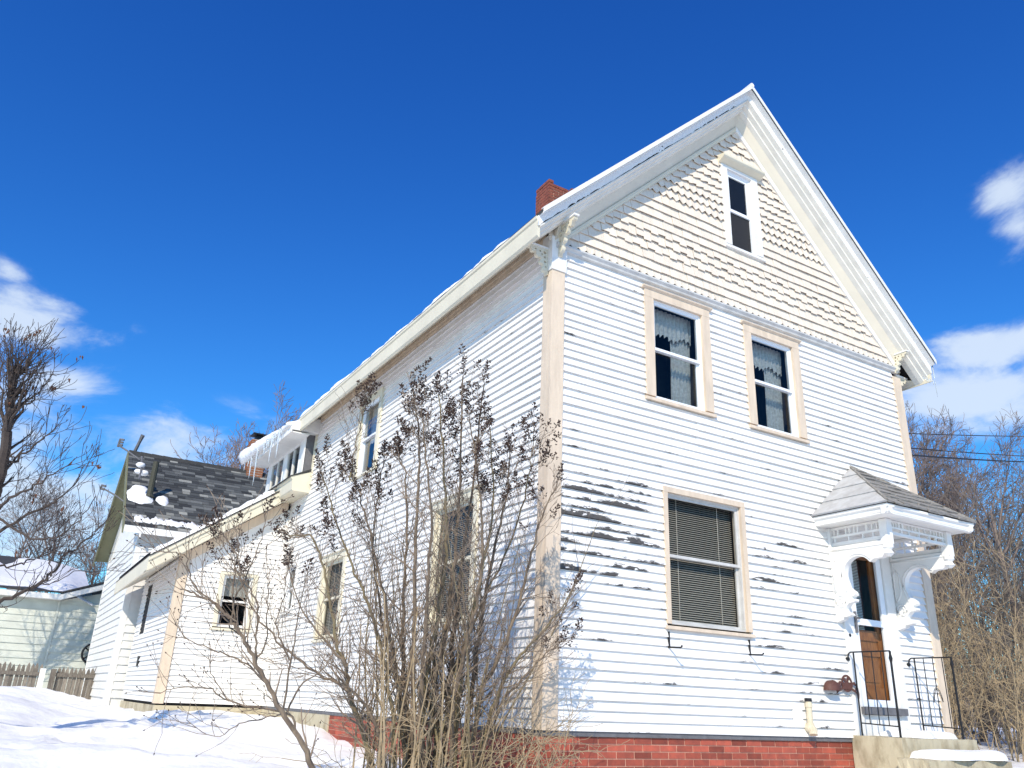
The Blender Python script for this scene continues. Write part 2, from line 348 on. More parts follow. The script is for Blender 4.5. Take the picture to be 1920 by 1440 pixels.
# ================================================================== HOUSE
W_, AP = 6.12, 3.06
EX, EZ, SL = -.41, 5.14, .98           # eave edge x, roof top z there, slope
OV = .385                               # front overhang
DEP = 8.15
house = empty('clapboard_house', (0, 0, -.5))
tag(house, 'tall white clapboard house with peeling paint, cream shingled gable and brick base', 'house')
def hp(name):                          # a grouping part (Empty) under the house
    e = empty(name); e.parent = house; e.matrix_parent_inverse = house.matrix_basis.inverted(); return e
house_inv = Matrix.Translation((0, 0, .5))
def hlink(o, parent=None):
    o.parent = parent or house
    if (parent or house) is house: o.matrix_parent_inverse = house_inv
    return o
def hb(mb, name, m, parent=None, smooth=False): return hlink(mb.build(name, m, None, smooth), parent)

def clapboards(fr, u0, u1, z0, z1, holes, parent, joints=1.0, ulim=None, join=False, seed=1, m=None, expo=EXPO, name='clapboard', tk=1.0):
    rg = random.Random(seed); big = MB(); z = z0
    def board(a, b, zb, zt, dz=0, dr=0, t=.033):
        if b - a < .02 or zt - zb < .006: return
        mb = big if join else MB()
        mb.hexa([fr.P(a, t, zb + dz), fr.P(b, t, zb + dz + dr), fr.P(b, -.010, zb + dz + dr + .006), fr.P(a, -.010, zb + dz + .006),
                 fr.P(a, t - .028, zt), fr.P(b, t - .028, zt), fr.P(b, -.012, zt), fr.P(a, -.012, zt)])
        if not join: mb.build(name, m or M['clap'], parent)
    while z < z1 - .01:
        zt = min(z + expo * 1.12, z1 + .01); a0, a1 = u0, u1
        if ulim: a0, a1 = ulim(z + expo * .5, a0, a1)
        segs = [(a0, a1)]
        for (h0, h1, g0, g1) in holes:
            if z + expo > g0 and z < g1:
                ns = []
                for (a, b) in segs:
                    if h1 <= a or h0 >= b: ns.append((a, b)); continue
                    if h0 > a: ns.append((a, h0))
                    if h1 < b: ns.append((h1, b))
                segs = ns
                if z < g0 - .008: board(max(h0, a0), min(h1, a1), z, g0)
                if z + expo > g1 + .008: board(max(h0, a0), min(h1, a1), g1, zt)
        out = []
        for (a, b) in segs:
            if b - a > 2.6 and rg.random() < joints:
                c = a + (b - a) * rg.uniform(.28, .72); out += [(a, c - .0012), (c + .0012, b)]
            else: out.append((a, b))
        for (a, b) in out: board(a, b, z, zt, rg.uniform(-.0016, .0016), rg.uniform(-.0012, .0012), rg.uniform(.031, .038) * tk)
        z += expo
    if join: return big.build('clapboards', m or M['clap'], parent)

def sheathing(fr, u0, u1, z0, z1, holes, m, parent, n=-.03):
    """inner wall skin with openings, so that no light gets in between the boards"""
    us = sorted({u0, u1, *[c for h in holes for c in h[:2] if u0 < c < u1]}); zs = sorted({z0, z1, *[c for h in holes for c in h[2:] if z0 < c < z1]})
    mb = MB()
    for i in range(len(us) - 1):
        for j in range(len(zs) - 1):
            cu, cz = (us[i] + us[i + 1]) / 2, (zs[j] + zs[j + 1]) / 2
            if any(h[0] < cu < h[1] and h[2] < cz < h[3] for h in holes): continue
            mb.poly([fr.P(us[i], n, zs[j]), fr.P(us[i + 1], n, zs[j]), fr.P(us[i + 1], n, zs[j + 1]), fr.P(us[i], n, zs[j + 1])])
    return mb.build('sheathing', m, parent)

def wavy_sheet(fr, u0, u1, n, z0, z1, m, parent, amp=.014, waves=9, ruffle=0, name='curtain', taper=0):
    mb = MB(); nu = int(waves * 6); nv = 8
    for j in range(nv + 1):
        for i in range(nu + 1):
            t = i / nu; s = j / nv; z = z1 + (z0 - z1) * s
            if ruffle and j >= nv - 1: z += ruffle * (.35 * math.sin(t * waves * 2 * math.pi) + .5 * math.sin(t * 7.3 + u0 * 5) + .4 * math.sin(t * 17.1 + u0 * 9)) * (j - nv + 2) * .5
            u = u0 + (u1 - u0) * t
            if taper: u = u1 - (u1 - u0) * (1 - t) * (1 - taper * math.sin(s * math.pi) * .9)
            mb.v.append(tuple(fr.P(u, n + amp * math.sin(t * waves * 2 * math.pi + .6 * math.sin(s * 5)), z)))
    for j in range(nv):
        for i in range(nu): a = j * (nu + 1) + i; mb.f.append((a, a + 1, a + nu + 2, a + nu + 1))
    return mb.build(name, m, parent, True)

def window(fr, o, i, zi, casing='peach', head=.10, headcap=True, sill=.06, fill='curtain', sash='vinyl', glassm='glass', zmid=None, parent=None, sw=.038, label=None, capn=.075):
    """o=(u0,u1) outer casing, i=(u0,u1) opening, zi=(z0,z1) opening"""
    wn = hp('window') if parent is None else empty('window', parent=parent)
    if label: wn['label'] = label
    (a, b), (c, d), (z0, z1) = o, i, zi; cm = M[casing]
    mb = MB(); fr.box(mb, a, c, -.10, .044, z0, z1); fr.box(mb, d, b, -.10, .044, z0, z1); fr.box(mb, a, b, -.10, .046, z1, z1 + head)
    mb.build('casing', cm, wn)
    if headcap:
        mb = MB(); p0, p1 = fr.P(a - .035, 0, z1 + head), fr.P(b + .035, 0, z1 + head)
        mb.extr([(-.02, 0), (capn - .03, 0), (capn, .018), (capn, .032), (-.02, .045)], p0, p1, fr.n, (0, 0, 1)); mb.build('head_cap', cm, wn)
    mb = MB(); p0, p1 = fr.P(a - .02, 0, z0), fr.P(b + .02, 0, z0)
    mb.extr([(-.10, -.005), (.055, -.022), (.058, -.022 - min(.045, sill * .6)), (.03, -sill), (-.02, -sill)], p0, p1, fr.n, (0, 0, 1)); mb.build('sill', cm, wn)
    zm = zmid if zmid else (z0 + z1) / 2; s = sw; sm = M[sash]
    mb = MB(); fr.box(mb, c, c + s * .6, -.075, .004, z0, z1); fr.box(mb, d - s * .6, d, -.075, .004, z0, z1)
    fr.box(mb, c + s * .6, d - s * .6, -.075, .006, z1 - s * .6, z1); fr.box(mb, c + s * .6, d - s * .6, -.075, .006, z0, z0 + s * .5); mb.build('frame', sm, wn)
    ci, di = c + s * .6, d - s * .6
    def leaf(n0, n1, za, zb, top):
        mb = MB(); fr.box(mb, ci, ci + s * .75, n0, n1, za, zb); fr.box(mb, di - s * .75, di, n0, n1, za, zb)
        fr.box(mb, ci + s * .75, di - s * .75, n0 + .001, n1 - .001, za, za + s * .9); fr.box(mb, ci + s * .75, di - s * .75, n0 + .001, n1 - .001, zb - s * .8, zb)
        mb.build('sash', sm, wn)
        g = MB(); g.poly([fr.P(ci + s * .7, (n0 + n1) / 2, za + s * .5), fr.P(di - s * .7, (n0 + n1) / 2, za + s * .5), fr.P(di - s * .7, (n0 + n1) / 2, zb - s * .5), fr.P(ci + s * .7, (n0 + n1) / 2, zb - s * .5)])
        g.build('pane', M[glassm], wn)
    leaf(-.036, -.008, zm - s * .4, z1 - s * .6, True); leaf(-.072, -.044, z0 + s * .5, zm + s * .4, False)
    # dark room behind
    mb = MB(); e = .25; n0, n1 = -.11, -.9
    q = [fr.P(c - e, n0, z0 - e), fr.P(d + e, n0, z0 - e), fr.P(d + e, n0, z1 + e), fr.P(c - e, n0, z1 + e), fr.P(c - e, n1, z0 - e), fr.P(d + e, n1, z0 - e), fr.P(d + e, n1, z1 + e), fr.P(c - e, n1, z1 + e)]
    nn = len(mb.v); mb.v += [tuple(p) for p in q]
    for f in ((4, 5, 6, 7), (0, 1, 5, 4), (1, 2, 6, 5), (2, 3, 7, 6), (3, 0, 4, 7)): mb.f.append(f)
    mb.build('room', M['room'], wn)
    wd = d - c
    if fill == 'curtain':
        zv = z1 - (z1 - z0) * .27
        wavy_sheet(fr, c + .01, d - .01, -.16, zv, z1, M['curtain'], wn, .012, 11, .05, 'valance')
        wavy_sheet(fr, d - wd * .42, d - .01, -.20, z0 + .02, z1, M['curtain'], wn, .016, 6)
        wavy_sheet(fr, c + .005, c + wd * .16, -.20, z0 + .02, z1, M['curtain'], wn, .010, 2)
    elif fill == 'blind' or fill == 'blind2':
        mb = MB(); z = z0 + .03
        while z < z1 - .02:
            mb.poly([fr.P(c + .02, -.105, z), fr.P(d - .02, -.105, z), fr.P(d - .02, -.128, z + .017), fr.P(c + .02, -.128, z + .017)]); z += .0235
        for t in (.22, .78): fr.box(mb, c + wd * t - .004, c + wd * t + .004, -.103, -.100, z0 + .03, z1)
        mb.build('blind', M[fill], wn)
    elif fill == 'shade':
        mb = MB(); mb.poly([fr.P(c, -.14, zm + .1), fr.P(d, -.14, zm + .1), fr.P(d, -.14, z1), fr.P(c, -.14, z1)]); mb.build('shade', M['curtain'], wn)
    elif fill == 'lace':
        wavy_sheet(fr, c + .01, d - .01, -.15, zm - .03, z1, M['curtain'], wn, .008, 7, .02)
    return wn

# ---- walls
FW = hp('front_wall'); SW = hp('side_wall')
fh = [(1.29, 2.31, 3.47, 4.90), (2.93, 3.94, 3.47, 4.90), (1.49, 2.70, .99, 2.48), (4.30, 5.28, .06, 2.36)]
clapboards(FRONT, .13, W_ - .13, 0.0, 4.98, fh, FW, .75, seed=3)
sh = [(4.80, 5.74, 3.50, 4.82), (1.42, 2.56, 1.03, 2.48), (5.66, 6.74, 1.03, 2.32), (8.20, 8.84, 1.58, 2.46)]
clapboards(SIDE, .13, WY, 0.0, 3.80, sh, SW, .3, seed=5, tk=.8)
clapboards(SIDE, .13, DEP - .08, 3.80 + EXPO * .012, 5.10, sh, SW, .3, seed=6, tk=.8)
sheathing(FRONT, 0, W_, -.7, 5.06, fh + [(4.30, 5.28, .0, 2.36)], M['dark'], FW); sheathing(SIDE, 0, WY, -.7, 5.2, sh, M['dark'], SW)
mb = MB(); mb.poly([(-.0, .03, 5.06), (W_, .03, 5.06), (W_, .03, 5.14), (AP, .03, 8.20), (0, .03, 5.14)]); mb.build('dark_gable_sheathing', M['dark'], FW)  # coloured near black so the hollows behind the shingles read as shade
mb = MB(); mb.poly([(W_, 0, -.7), (W_, DEP, -.7), (W_, DEP, 5.3), (W_, 0, 5.3)]); mb.poly([(W_, DEP, -.7), (0, DEP, -.7), (0, DEP, 5.4), (AP, DEP, 8.3), (W_, DEP, 5.4)])
hb(mb, 'rear_walls', M['white'])
# corner boards
mb = MB(); mb.box((-.042, -.042, 0), (.13, .0, 4.70)); mb.box((-.043, .0, 0), (.0, .13, 4.70)); hb(mb, 'corner_board', M['peach'])
mb = MB(); mb.box((W_ - .13, -.042, 0), (W_ + .042, 0, 4.90)); mb.box((W_, 0, 0), (W_ + .043, .13, 4.90)); hb(mb, 'corner_board', M['peach'])
mb = MB(); mb.box((-.055, -.055, 4.70), (.145, .0, 5.12)); mb.box((-.056, 0, 4.70), (0, .145, 5.16)); hb(mb, 'corner_block', M['white'])
mb = MB(); mb.box((-.042, DEP - .08, 3.9), (0, DEP, 5.10)); hb(mb, 'corner_board', M['cream'])
mb = MB(); mb.box((-.02, -.02, -.045), (W_, .0, .0)); mb.box((-.02, 0, -.045), (0, WY, 0)); hb(mb, 'sill_board', M['grey'])
# belt course
mb = MB(); mb.extr([(0, 0), (.055, .012), (.06, .03), (.085, .055), (.085, .075), (.02, .10), (0, .10)], (.0, 0, 4.965), (W_, 0, 4.965), (0, -1, 0), (0, 0, 1)); hb(mb, 'belt_moulding', M['belt'])
# gable shingles
def gable_shingles():
    G = hp('gable_wall'); rg = random.Random(11); e = .128; rows = []
    kinds = ['saw', 'str', 'str', 'stag', 'stag', 'stag', 'str', 'str', 'str', 'str', 'saw', 'saw', 'saw', 'wave', 'wave', 'wave'] + ['stag'] * 12
    pieces = []; hole = (2.72, 3.42, 5.96, 7.36)
    for k, kd in enumerate(kinds):
        z = 5.055 + k * e
        if z > 8.05: break
        xl = (z - 5.04) / .98 - .10; xr = W_ - xl
        if xr - xl < .1: break
        x = xl - rg.uniform(0, .1); j = 0
        while x < xr:
            wd = {'saw': .112, 'str': rg.uniform(.10, .19), 'stag': .118, 'wave': .135}[kd]
            a, b = max(x, xl), min(x + wd - .003, xr)
            if b - a > .015:
                lo = 0; shape = kd
                if kd == 'stag': lo = .026 if j % 2 else 0
                spans = [(a, b)]
                if hole[2] - e < z < hole[3] - .03:
                    spans = [(p, q) for p, q in ((a, min(b, hole[0])), (max(a, hole[1]), b)) if q - p > .015]
                for p, q in spans: pieces.append((p, q, z, lo, shape, x, x + wd - .003))
            x += wd; j += 1
    def geom(mb, p, q, z, lo, kd, x0, x1):
        t0 = .036 + rg.uniform(0, .008); zt = z + e * 1.35
        if kd == 'saw':
            m = (x0 + x1) / 2
            bot = [(p, z + .040 if abs(p - x0) < .01 else z + .02)] + ([(m, z - .004)] if p < m < q else []) + [(q, z + .040 if abs(q - x1) < .01 else z + .02)]
        elif kd == 'wave':
            bot = []
            for i in range(4): u = p + (q - p) * i / 3; bot.append((u, z + .014 * (1 - math.cos(2 * math.pi * (u - x0) / (x1 - x0) * .5))))
        else: d = rg.uniform(-.003, .003); bot = [(p, z + lo + d), (q, z + lo + d + rg.uniform(-.002, .002))]
        n = len(mb.v); k = len(bot); th = .007                       # a thin shell: hollow behind, so the gaps under each row go dark
        for (u, zz) in bot: mb.v.append((u, -t0, zz))
        for (u, zz) in bot: mb.v.append((u, -t0 + th, zz))
        mb.v += [(q, -t0 + .030, zt), (p, -t0 + .030, zt), (q, -t0 + .034, zt), (p, -t0 + .034, zt)]
        mb.f.append(tuple(range(n, n + k)) + (n + 2 * k, n + 2 * k + 1)); mb.f.append(tuple(range(n + k, n + 2 * k))[::-1] + (n + 2 * k + 3, n + 2 * k + 2))
        for i in range(k - 1): mb.f.append((n + i, n + k + i, n + k + i + 1, n + i + 1))
        mb.f.append((n, n + 2 * k + 1, n + 2 * k + 3, n + k)); mb.f.append((n + k - 1, n + 2 * k - 1, n + 2 * k + 2, n + 2 * k))
    pieces.sort(key=lambda c: c[2] * .9 + c[0] * .55)
    rest = MB()
    for i, c in enumerate(pieces):
        if i < 296: mb = MB(); geom(mb, *c); mb.build('shingle', M['shingle'], G)
        else: geom(rest, *c)
    tag(rest.build('shingle_field', M['shingle'], G), kind='stuff')
gable_shingles()
# ---- front windows
window(FRONT, (1.28, 2.32), (1.415, 2.195), (3.52, 4.78), fill='curtain')
window(FRONT, (2.92, 3.95), (3.05, 3.825), (3.52, 4.78), fill='curtain')
window(FRONT, (1.48, 2.71), (1.535, 2.645), (1.04, 2.43), casing='peach', head=.06, headcap=False, fill='blind', sash='belt', glassm='glassd', zmid=1.75, sw=.034, sill=.055)
aw = window(FRONT, (2.72, 3.42), (2.83, 3.30), (6.02, 7.25), casing='white', head=.05, headcap=False, fill='lace', zmid=6.62, sw=.05)
mb = MB(); mb.extr([(0, 0), (.13, .05), (.15, .07), (.15, .10), (.0, .14)], (2.68, 0, 7.29), (3.48, 0, 7.29), (0, -1, 0), (0, 0, 1)); mb.build('hood', M['cream'], aw)
# ---- side windows
window(SIDE, (4.78, 5.76), (4.89, 5.64), (3.53, 4.73), casing='cream', head=.10, headcap=False, fill='lace', glassm='glassh')
window(SIDE, (1.40, 2.58), (1.49, 2.49), (1.06, 2.42), casing='cream', head=.08, fill='blind', glassm='glassd', sash='cream')
window(SIDE, (5.64, 6.76), (5.73, 6.67), (1.06, 2.26), casing='cream', head=.08, fill='blind', glassm='glassd', sash='cream')
window(SIDE, (8.16, 8.88), (8.25, 8.79), (1.62, 2.42), casing='white', head=.06, headcap=False, fill='shade', glassm='glassd')

# ---- main roof
def rz(x): return EZ + SL * (x - EX)
def main_roof():
    R = hp('roof'); y0, y1 = -OV, DEP + .2
    mb = MB(); prof = [(0, 0), (0, -.045)]
    for sx in (0, 1):
        f = (lambda x: x) if sx == 0 else (lambda x: W_ - x)
        mb.extr([(0, 0), (0, -.03), (y1 - y0, -.03), (y1 - y0, 0)], (f(EX), y0, rz(EX)), (f(AP), y0, rz(AP)), (0, 1, 0), (0, 0, 1))
    mb.build('roof_deck', M['asphd'], R)
    # shingle butts showing along the rakes and eave: courses of low slabs
    for sx in (0, 1):
        f = (lambda x: x) if sx == 0 else (lambda x: W_ - x)
        ap = f(AP); ev = f(EX)
        nm = 'rake_board'
        d = MB(); d.extr([(-.018, .022), (.03, .022), (.03, -.045), (.022, -.045), (.022, .012), (-.018, .012)][::-1], (ev, y0, rz(EX)), (ap, y0, rz(AP)), (0, -1, 0), (0, 0, 1)); d.build('drip_edge', M['white'], R)
        rgk = random.Random(60 + sx); lo = []; nseg = 150; amp = .022 if sx == 0 else .006; bite = 0
        for i in range(nseg + 1):
            t = i / nseg; x_ = EX + (AP - EX) * t; env = (.35 + .65 * math.sin(t * 9.0 + .5) ** 2) * (1 if t < .93 else .2)
            bite = bite * .6 + rgk.uniform(0, 1) * .4; lo.append((f(x_), rz(x_) - .165 + (amp * env * bite * 1.9 if rgk.random() < .8 else 0)))
        fret(nm, [lo + [(ap, rz(AP) - .02), (ev, rz(EX) - .02)]], .022, (0, -.305, 0), (1, 0, 0), (0, 0, 1), M['rake'], R)
        d = MB(); d.extr([(.286, -.03), (.286, -.19), (.26, -.19), (.26, -.03)], (ev, 0, rz(EX)), (ap, 0, rz(AP)), (0, -1, 0), (0, 0, 1)); d.build('rake_gap_dark', M['dark'], R)  # dark strip painting the shade in the gap under the ragged board
        d = MB(); d.extr([(.30, -.028), (OV + .002, -.028), (OV + .002, -.05), (.318, -.055), (.30, -.055)], (f(-.40), 0, rz(-.40)), (ap, 0, rz(AP)), (0, -1, 0), (0, 0, 1)); d.build('shingle_mould', M['white'], R)
        e0 = f(-.385)
        d = MB(); d.extr([(.30, -.163), (.318, -.168), (.318, -.188), (.262, -.212), (.255, -.238), (.195, -.258), (.188, -.282), (.13, -.305), (.05, -.305), (.05, -.163)], (e0, 0, rz(-.385)), (ap, 0, rz(AP)), (0, -1, 0), (0, 0, 1)); d.build('crown_moulding', M['crown'], R)
        d = MB(); d.extr([(.132, -.298), (.040, -.485), (0, -.485), (0, -.298)], (f(-.02), 0, rz(-.02)), (ap, 0, rz(AP)), (0, -1, 0), (0, 0, 1)); d.build('rake_soffit', M['soffit'], R)
        d = MB(); d.extr([(0, -.48), (.062, -.48), (.062, -.52), (.052, -.535), (.052, -.555), (0, -.555)], (f(.05), 0, rz(.05)), (ap, 0, rz(AP)), (0, -1, 0), (0, 0, 1)); d.build('rake_frieze', M['white' if sx else 'cream'], R)
        # eave box
        g = -1 if sx == 0 else 1; wx = 0 if sx == 0 else W_
        d = MB(); d.extr([(.41, -.035), (.43, -.035), (.43, -.07), (.415, -.08), (.415, -.27), (.395, -.29), (.38, -.29), (.38, -.035)], (wx, -.30, rz(EX)), (wx, y1, rz(EX)), (g, 0, 0), (0, 0, 1)); d.build('eave_fascia', M['cream'], R)
        zz = rz(EX); ys = -.13 if sx == 0 else .45
        d = MB(); d.extr([(.385, -.275), (.0, .11), (.0, .135), (.385, -.25)], (wx, ys, zz), (wx, y1, zz), (g, 0, 0), (0, 0, 1)); d.build('eave_soffit', M['soffit'], R)
        d = MB(); d.extr([(0, .115), (.040, .075), (.040, .02), (.034, .01), (.034, -.045), (0, -.045)], (wx, .10, zz), (wx, DEP, zz), (g, 0, 0), (0, 0, 1)); d.build('eave_frieze', M['peach'], R)
        if sx:                      # front end of the right soffit has rotted through
            us = Vector((-1, 0, 1)).normalized()
            fret('soffit_end', [[(0, 0), (.545, 0), (.545, .58), (0, .58)], [(.06, .04), (.16, .02), (.30, .05), (.40, .04), (.44, .12), (.36, .20), (.27, .17), (.20, .24), (.13, .20), (.10, .12)]], .02, (wx + .385, -.13, zz - .265), us, (0, 1, 0), M['soffit'], R)
            d = MB(); d.poly([(wx + .385, -.13, zz - .17), (wx, -.13, zz + .215), (wx, .45, zz + .215), (wx + .385, .45, zz - .17)]); d.build('cavity_dark_sheet', M['dark'], R)  # flat dark sheet painting the shade inside the hole
    mb = MB(); mb.tube([(AP, y0 - .035, rz(AP) + .012), (AP, y1, rz(AP) + .012)], .035, 8); mb.build('ridge_cap', M['white'], R)
main_roof()
# sawn brackets under the eaves
def bracket(o, ux, k=1.0):
    out = [(0, 0), (.30, 0), (.315, -.03), (.29, -.05), (.27, -.045), (.262, -.09), (.225, -.10), (.215, -.075), (.19, -.09), (.195, -.13), (.16, -.155), (.125, -.14), (.11, -.17), (.13, -.20), (.11, -.235), (.08, -.235), (.075, -.27), (.09, -.295), (.07, -.335), (.035, -.34), (.03, -.38), (0, -.38)]
    holes = [circ(.06, -.06, .022, 8), circ(.13, -.055, .016, 6), circ(.055, -.13, .017, 7), circ(.20, -.045, .014, 6), circ(.05, -.20, .015, 6), circ(.10, -.10, .013, 6), circ(.04, -.27, .012, 6)]
    out = [(a * k, c * k) for a, c in out]; holes = [[(a * k, c * k) for a, c in h] for h in holes]
    b = fret('eave_bracket', [out] + holes, .045, o, ux, (0, 0, 1), M['cream'], None)
    mb = MB(); u = Vector(ux); n = u.cross(Vector((0, 0, 1)))
    o = Vector(o)
    mb.extr([(-.034, 0), (.034, 0), (.034, .02), (-.034, .02)], o + Vector((0, 0, 0)), o + u * .33 * k, n, (0, 0, 1)); mb.build('bracket_cap', M['white'], b)
    return hlink(b)
bracket((.05, -.046, 5.25), (0, -1, 0)); bracket((-.05, .05, 4.97), (-1, 0, 0), .85); bracket((W_ - .06, -.046, 5.23), (0, -1, 0), .72); bracket((W_ + .044, .05, 4.97), (1, 0, 0), .85)
# ---- chimney
def brick_stack(name, x0, x1, y0, y1, z0, z1, m, mm, parent, top_rough=.0, bh=.066, bl=.21, seed=4):
    rg = random.Random(seed); core = MB(); core.box((x0 + .006, y0 + .006, z0), (x1 - .006, y1 - .006, z1 - top_rough)); core.build('mortar_core', mm, parent)
    mb = MB(); z = z0; k = 0
    while z < z1:
        for side in range(4):
            a0, a1 = (x0, x1) if side < 2 else (y0, y1); a = a0 - (bl * .5 if k % 2 else 0)
            while a < a1 - .01:
                p, q = max(a, a0), min(a + bl - .01, a1)
                miss = z > z1 - top_rough and rg.random() < .5
                if q - p > .02 and not miss:
                    j = rg.uniform(-.006, .006)
                    if side == 0: mb.box((p, y0 - j * .5, z), (q, y0 + .09, z + bh - .014))
                    elif side == 1: mb.box((p, y1 - .09, z), (q, y1 + j * .5, z + bh - .014))
                    elif side == 2: mb.box((x0 - j * .5 - .001, p, z + .0005), (x0 + .09, q, z + bh - .0115))
                    else: mb.box((x1 - .09, p, z + .0005), (x1 + j * .5 + .001, q, z + bh - .0115))
                a += bl
        z += bh; k += 1
    return tag(mb.build('brickwork', m, parent), kind='stuff')
CH = hp('chimney'); brick_stack('chimney', 2.05, 2.62, 3.30, 3.72, 7.2, 8.78, M['brickc'], M['mortar'], CH, .14)
# ---- foundation
def foundation():
    F = hp('foundation'); rg = random.Random(5)
    mb = MB(); mb.box((-.005, .004, -.8), (W_ - .02, .2, -.046)); mb.box((-.004, .2, -.8), (.2, 6.3, -.046)); mb.build('mortar', M['mortar'], F)
    bh, bl = .0625, .214; protos = {}
    for k in range(7):
        z = -.046 - (k + 1) * bh + .0055
        a = -.02 - (bl / 2 if k % 2 else 0)
        while a < 4.3:
            p, q = max(a, -.02), min(a + bl - .012, 4.3)
            if q - p > .03:
                d = rg.uniform(.001, .004); mb = MB(); mb.box((p, -d, z), (q, .01, z + bh - .0095)); mb.build('brick', M['brick'], F)
            a += bl
    for k in range(6):
        z = -.046 - (k + 1) * bh + .0055; a = -.02 + bl / 2 - (bl / 2 if k % 2 else 0)
        while a < 5.6:
            d = rg.uniform(.006, .009); mb = MB(); mb.box((-d - .002, a, z), (.01, a + bl - .012, z + bh - .0095)); mb.build('brick', M['brick'], F); a += bl
    mb = MB(); mb.box((-.03, 5.62, -.9), (.2, WY, -.046)); mb.box((WX - .02, WY - .03, -.9), (-.03, WY + .2, -.046)); mb.box((WX - .021, WY + .2, -.9), (WX + .2, 13.7, -.05)); mb.build('concrete_base', M['conc'], F)
foundation()

# ---- rear block, dormer, lean-to
def rear():
    R = hp('rear_block')
    # low eave box below the dormer
    mb = MB(); mb.extr([(.0, 3.74), (.34, 3.74), (.36, 3.76), (.37, 3.95), (.40, 3.97), (.40, 4.00), (.0, 4.16)], (0, DEP - .03, 0), (0, 11.2, 0), (-1, 0, 0), (0, 0, 1)); mb.build('eave_box', M['cream'], R)
    mb = MB(); mb.extr([(.43, 3.992), (.43, 4.006), (.0, 4.22), (.0, 4.18)], (0, DEP - .05, 0), (0, 11.2, 0), (-1, 0, 0), (0, 0, 1)); mb.build('eave_roofing', M['asphd'], R)
    # dormer
    x = -.21; ya, yb = DEP + .02, 10.75
    DF = Fr((x, 0, 0), (0, 1, 0), (-1, 0, 0))
    D = hp('dormer')
    mb = MB(); mb.box((x + .02, ya, 4.0), (1.2, ya + .03, 4.95)); mb.build('cheek', M['grey'], D)
    mb = MB()
    DF.box(mb, ya, yb, -.03, 0, 4.03, 4.13); DF.box(mb, ya, yb, -.03, 0, 4.74, 4.92)
    for a, b in ((ya, 8.42), (9.28, 9.52), (10.42, yb)): DF.box(mb, a, b, -.03, 0.002, 4.13, 4.74)
    mb.build('dormer_wall', M['white'], D)
    for a, b in ((8.42, 9.28), (9.52, 10.42)):
        W = hp('window')
        mb = MB(); DF.box(mb, a, a + .035, -.04, .01, 4.13, 4.74); DF.box(mb, b - .035, b, -.04, .01, 4.13, 4.74); DF.box(mb, (a + b) / 2 - .02, (a + b) / 2 + .02, -.04, .01, 4.13, 4.74); DF.box(mb, a - .02, b + .02, -.02, .04, 4.10, 4.14)
        mb.build('frame', M['white'], W); mb = MB(); mb.poly([DF.P(a, -.02, 4.13), DF.P(b, -.02, 4.13), DF.P(b, -.02, 4.74), DF.P(a, -.02, 4.74)]); mb.build('pane', M['glassd'], W)
        mb = MB(); DF.box(mb, a - .1, b + .1, -.5, -.3, 4.0, 4.9); mb.build('room', M['dark'], W)
    mb = MB(); mb.extr([(.34, 4.80), (.36, 4.80), (.36, 4.92), (.38, 4.94), (.38, 4.97), (-3.2, 6.15), (-3.2, 6.05), (-.2, 4.88), (.34, 4.85)], (x, ya - .22, 0), (x, yb + .22, 0), (-1, 0, 0), (0, 0, 1)); mb.build('dormer_roof', M['white'], D)
    mb = MB(); mb.extr([(0, 4.80), (.34, 4.805), (.34, 4.825), (0, 4.83)], (x, ya - .2, 0), (x, yb + .2, 0), (-1, 0, 0), (0, 0, 1)); mb.build('dormer_soffit', M['white'], D)
    # rear block body (hidden bulk)
    mb = MB(); mb.box((.25, DEP + .05, -.7), (W_, 13.9, 4.7)); mb.build('rear_wall', M['white'], R)
    mb = MB(); mb.poly([(0, WY - .02, 2.2), (0, 13.9, 2.2), (0, 13.9, 4.0), (0, WY - .02, 4.0)]); mb.build('upper_wall', M['white'], R)
    # lean-to
    Lr = hp('lean_to'); zl = lambda xx: 2.40 + .715 * (xx + 2.45)          # roof top at rake
    top = lambda xx: zl(xx) - .30
    wh = [(-1.13, -.45, 1.25, 2.30)]
    def ul(z, a0, a1): return (max(a0, (z + .12 - top(0)) / .715), a1) if z + .12 > top(WX) else (a0, a1)
    clapboards(WF, WX + .13, -.035, 0, 3.55, wh, Lr, 0, ulim=ul, join=True, seed=8)
    clapboards(WL, WY + .13, 13.66, 0, 2.5, [(12.25, 12.85, 1.27, 2.28)], Lr, 0, join=True, seed=9)
    mb = MB(); mb.poly([WF.P(WX, -.03, -.5), WF.P(-1.09, -.03, -.5), WF.P(-1.09, -.03, 2.5), WF.P(WX, -.03, top(WX) + .1)]); mb.poly([WF.P(-.49, -.03, -.5), WF.P(0, -.03, -.5), WF.P(0, -.03, 3.7), WF.P(-.49, -.03, 3.4)])
    mb.poly([WF.P(-1.09, -.03, 2.28), WF.P(-.49, -.03, 2.28), WF.P(-.49, -.03, 3.4), WF.P(-1.09, -.03, 2.6)]); mb.poly([WF.P(-1.09, -.03, -.5), WF.P(-.49, -.03, -.5), WF.P(-.49, -.03, 1.27), WF.P(-1.09, -.03, 1.27)])
    mb.poly([WL.P(WY, -.03, -.5), WL.P(13.66, -.03, -.5), WL.P(13.66, -.03, 2.6), WL.P(WY, -.03, 2.6)]); mb.build('sheathing', M['dark'], Lr)
    mb = MB(); mb.box((WX - .042, WY - .042, -.02), (WX + .12, WY, top(WX) + .1)); mb.box((WX - .043, WY, -.02), (WX, WY + .12, top(WX) + .05)); mb.build('corner_board', M['peach'], Lr)
    mb = MB(); mb.box((-.06, WY - .045, 0), (-.0, WY, 3.6)); mb.build('inner_corner_bead', M['white'], Lr)
    yo = WY - .30
    xa, xb = -2.45, -.30
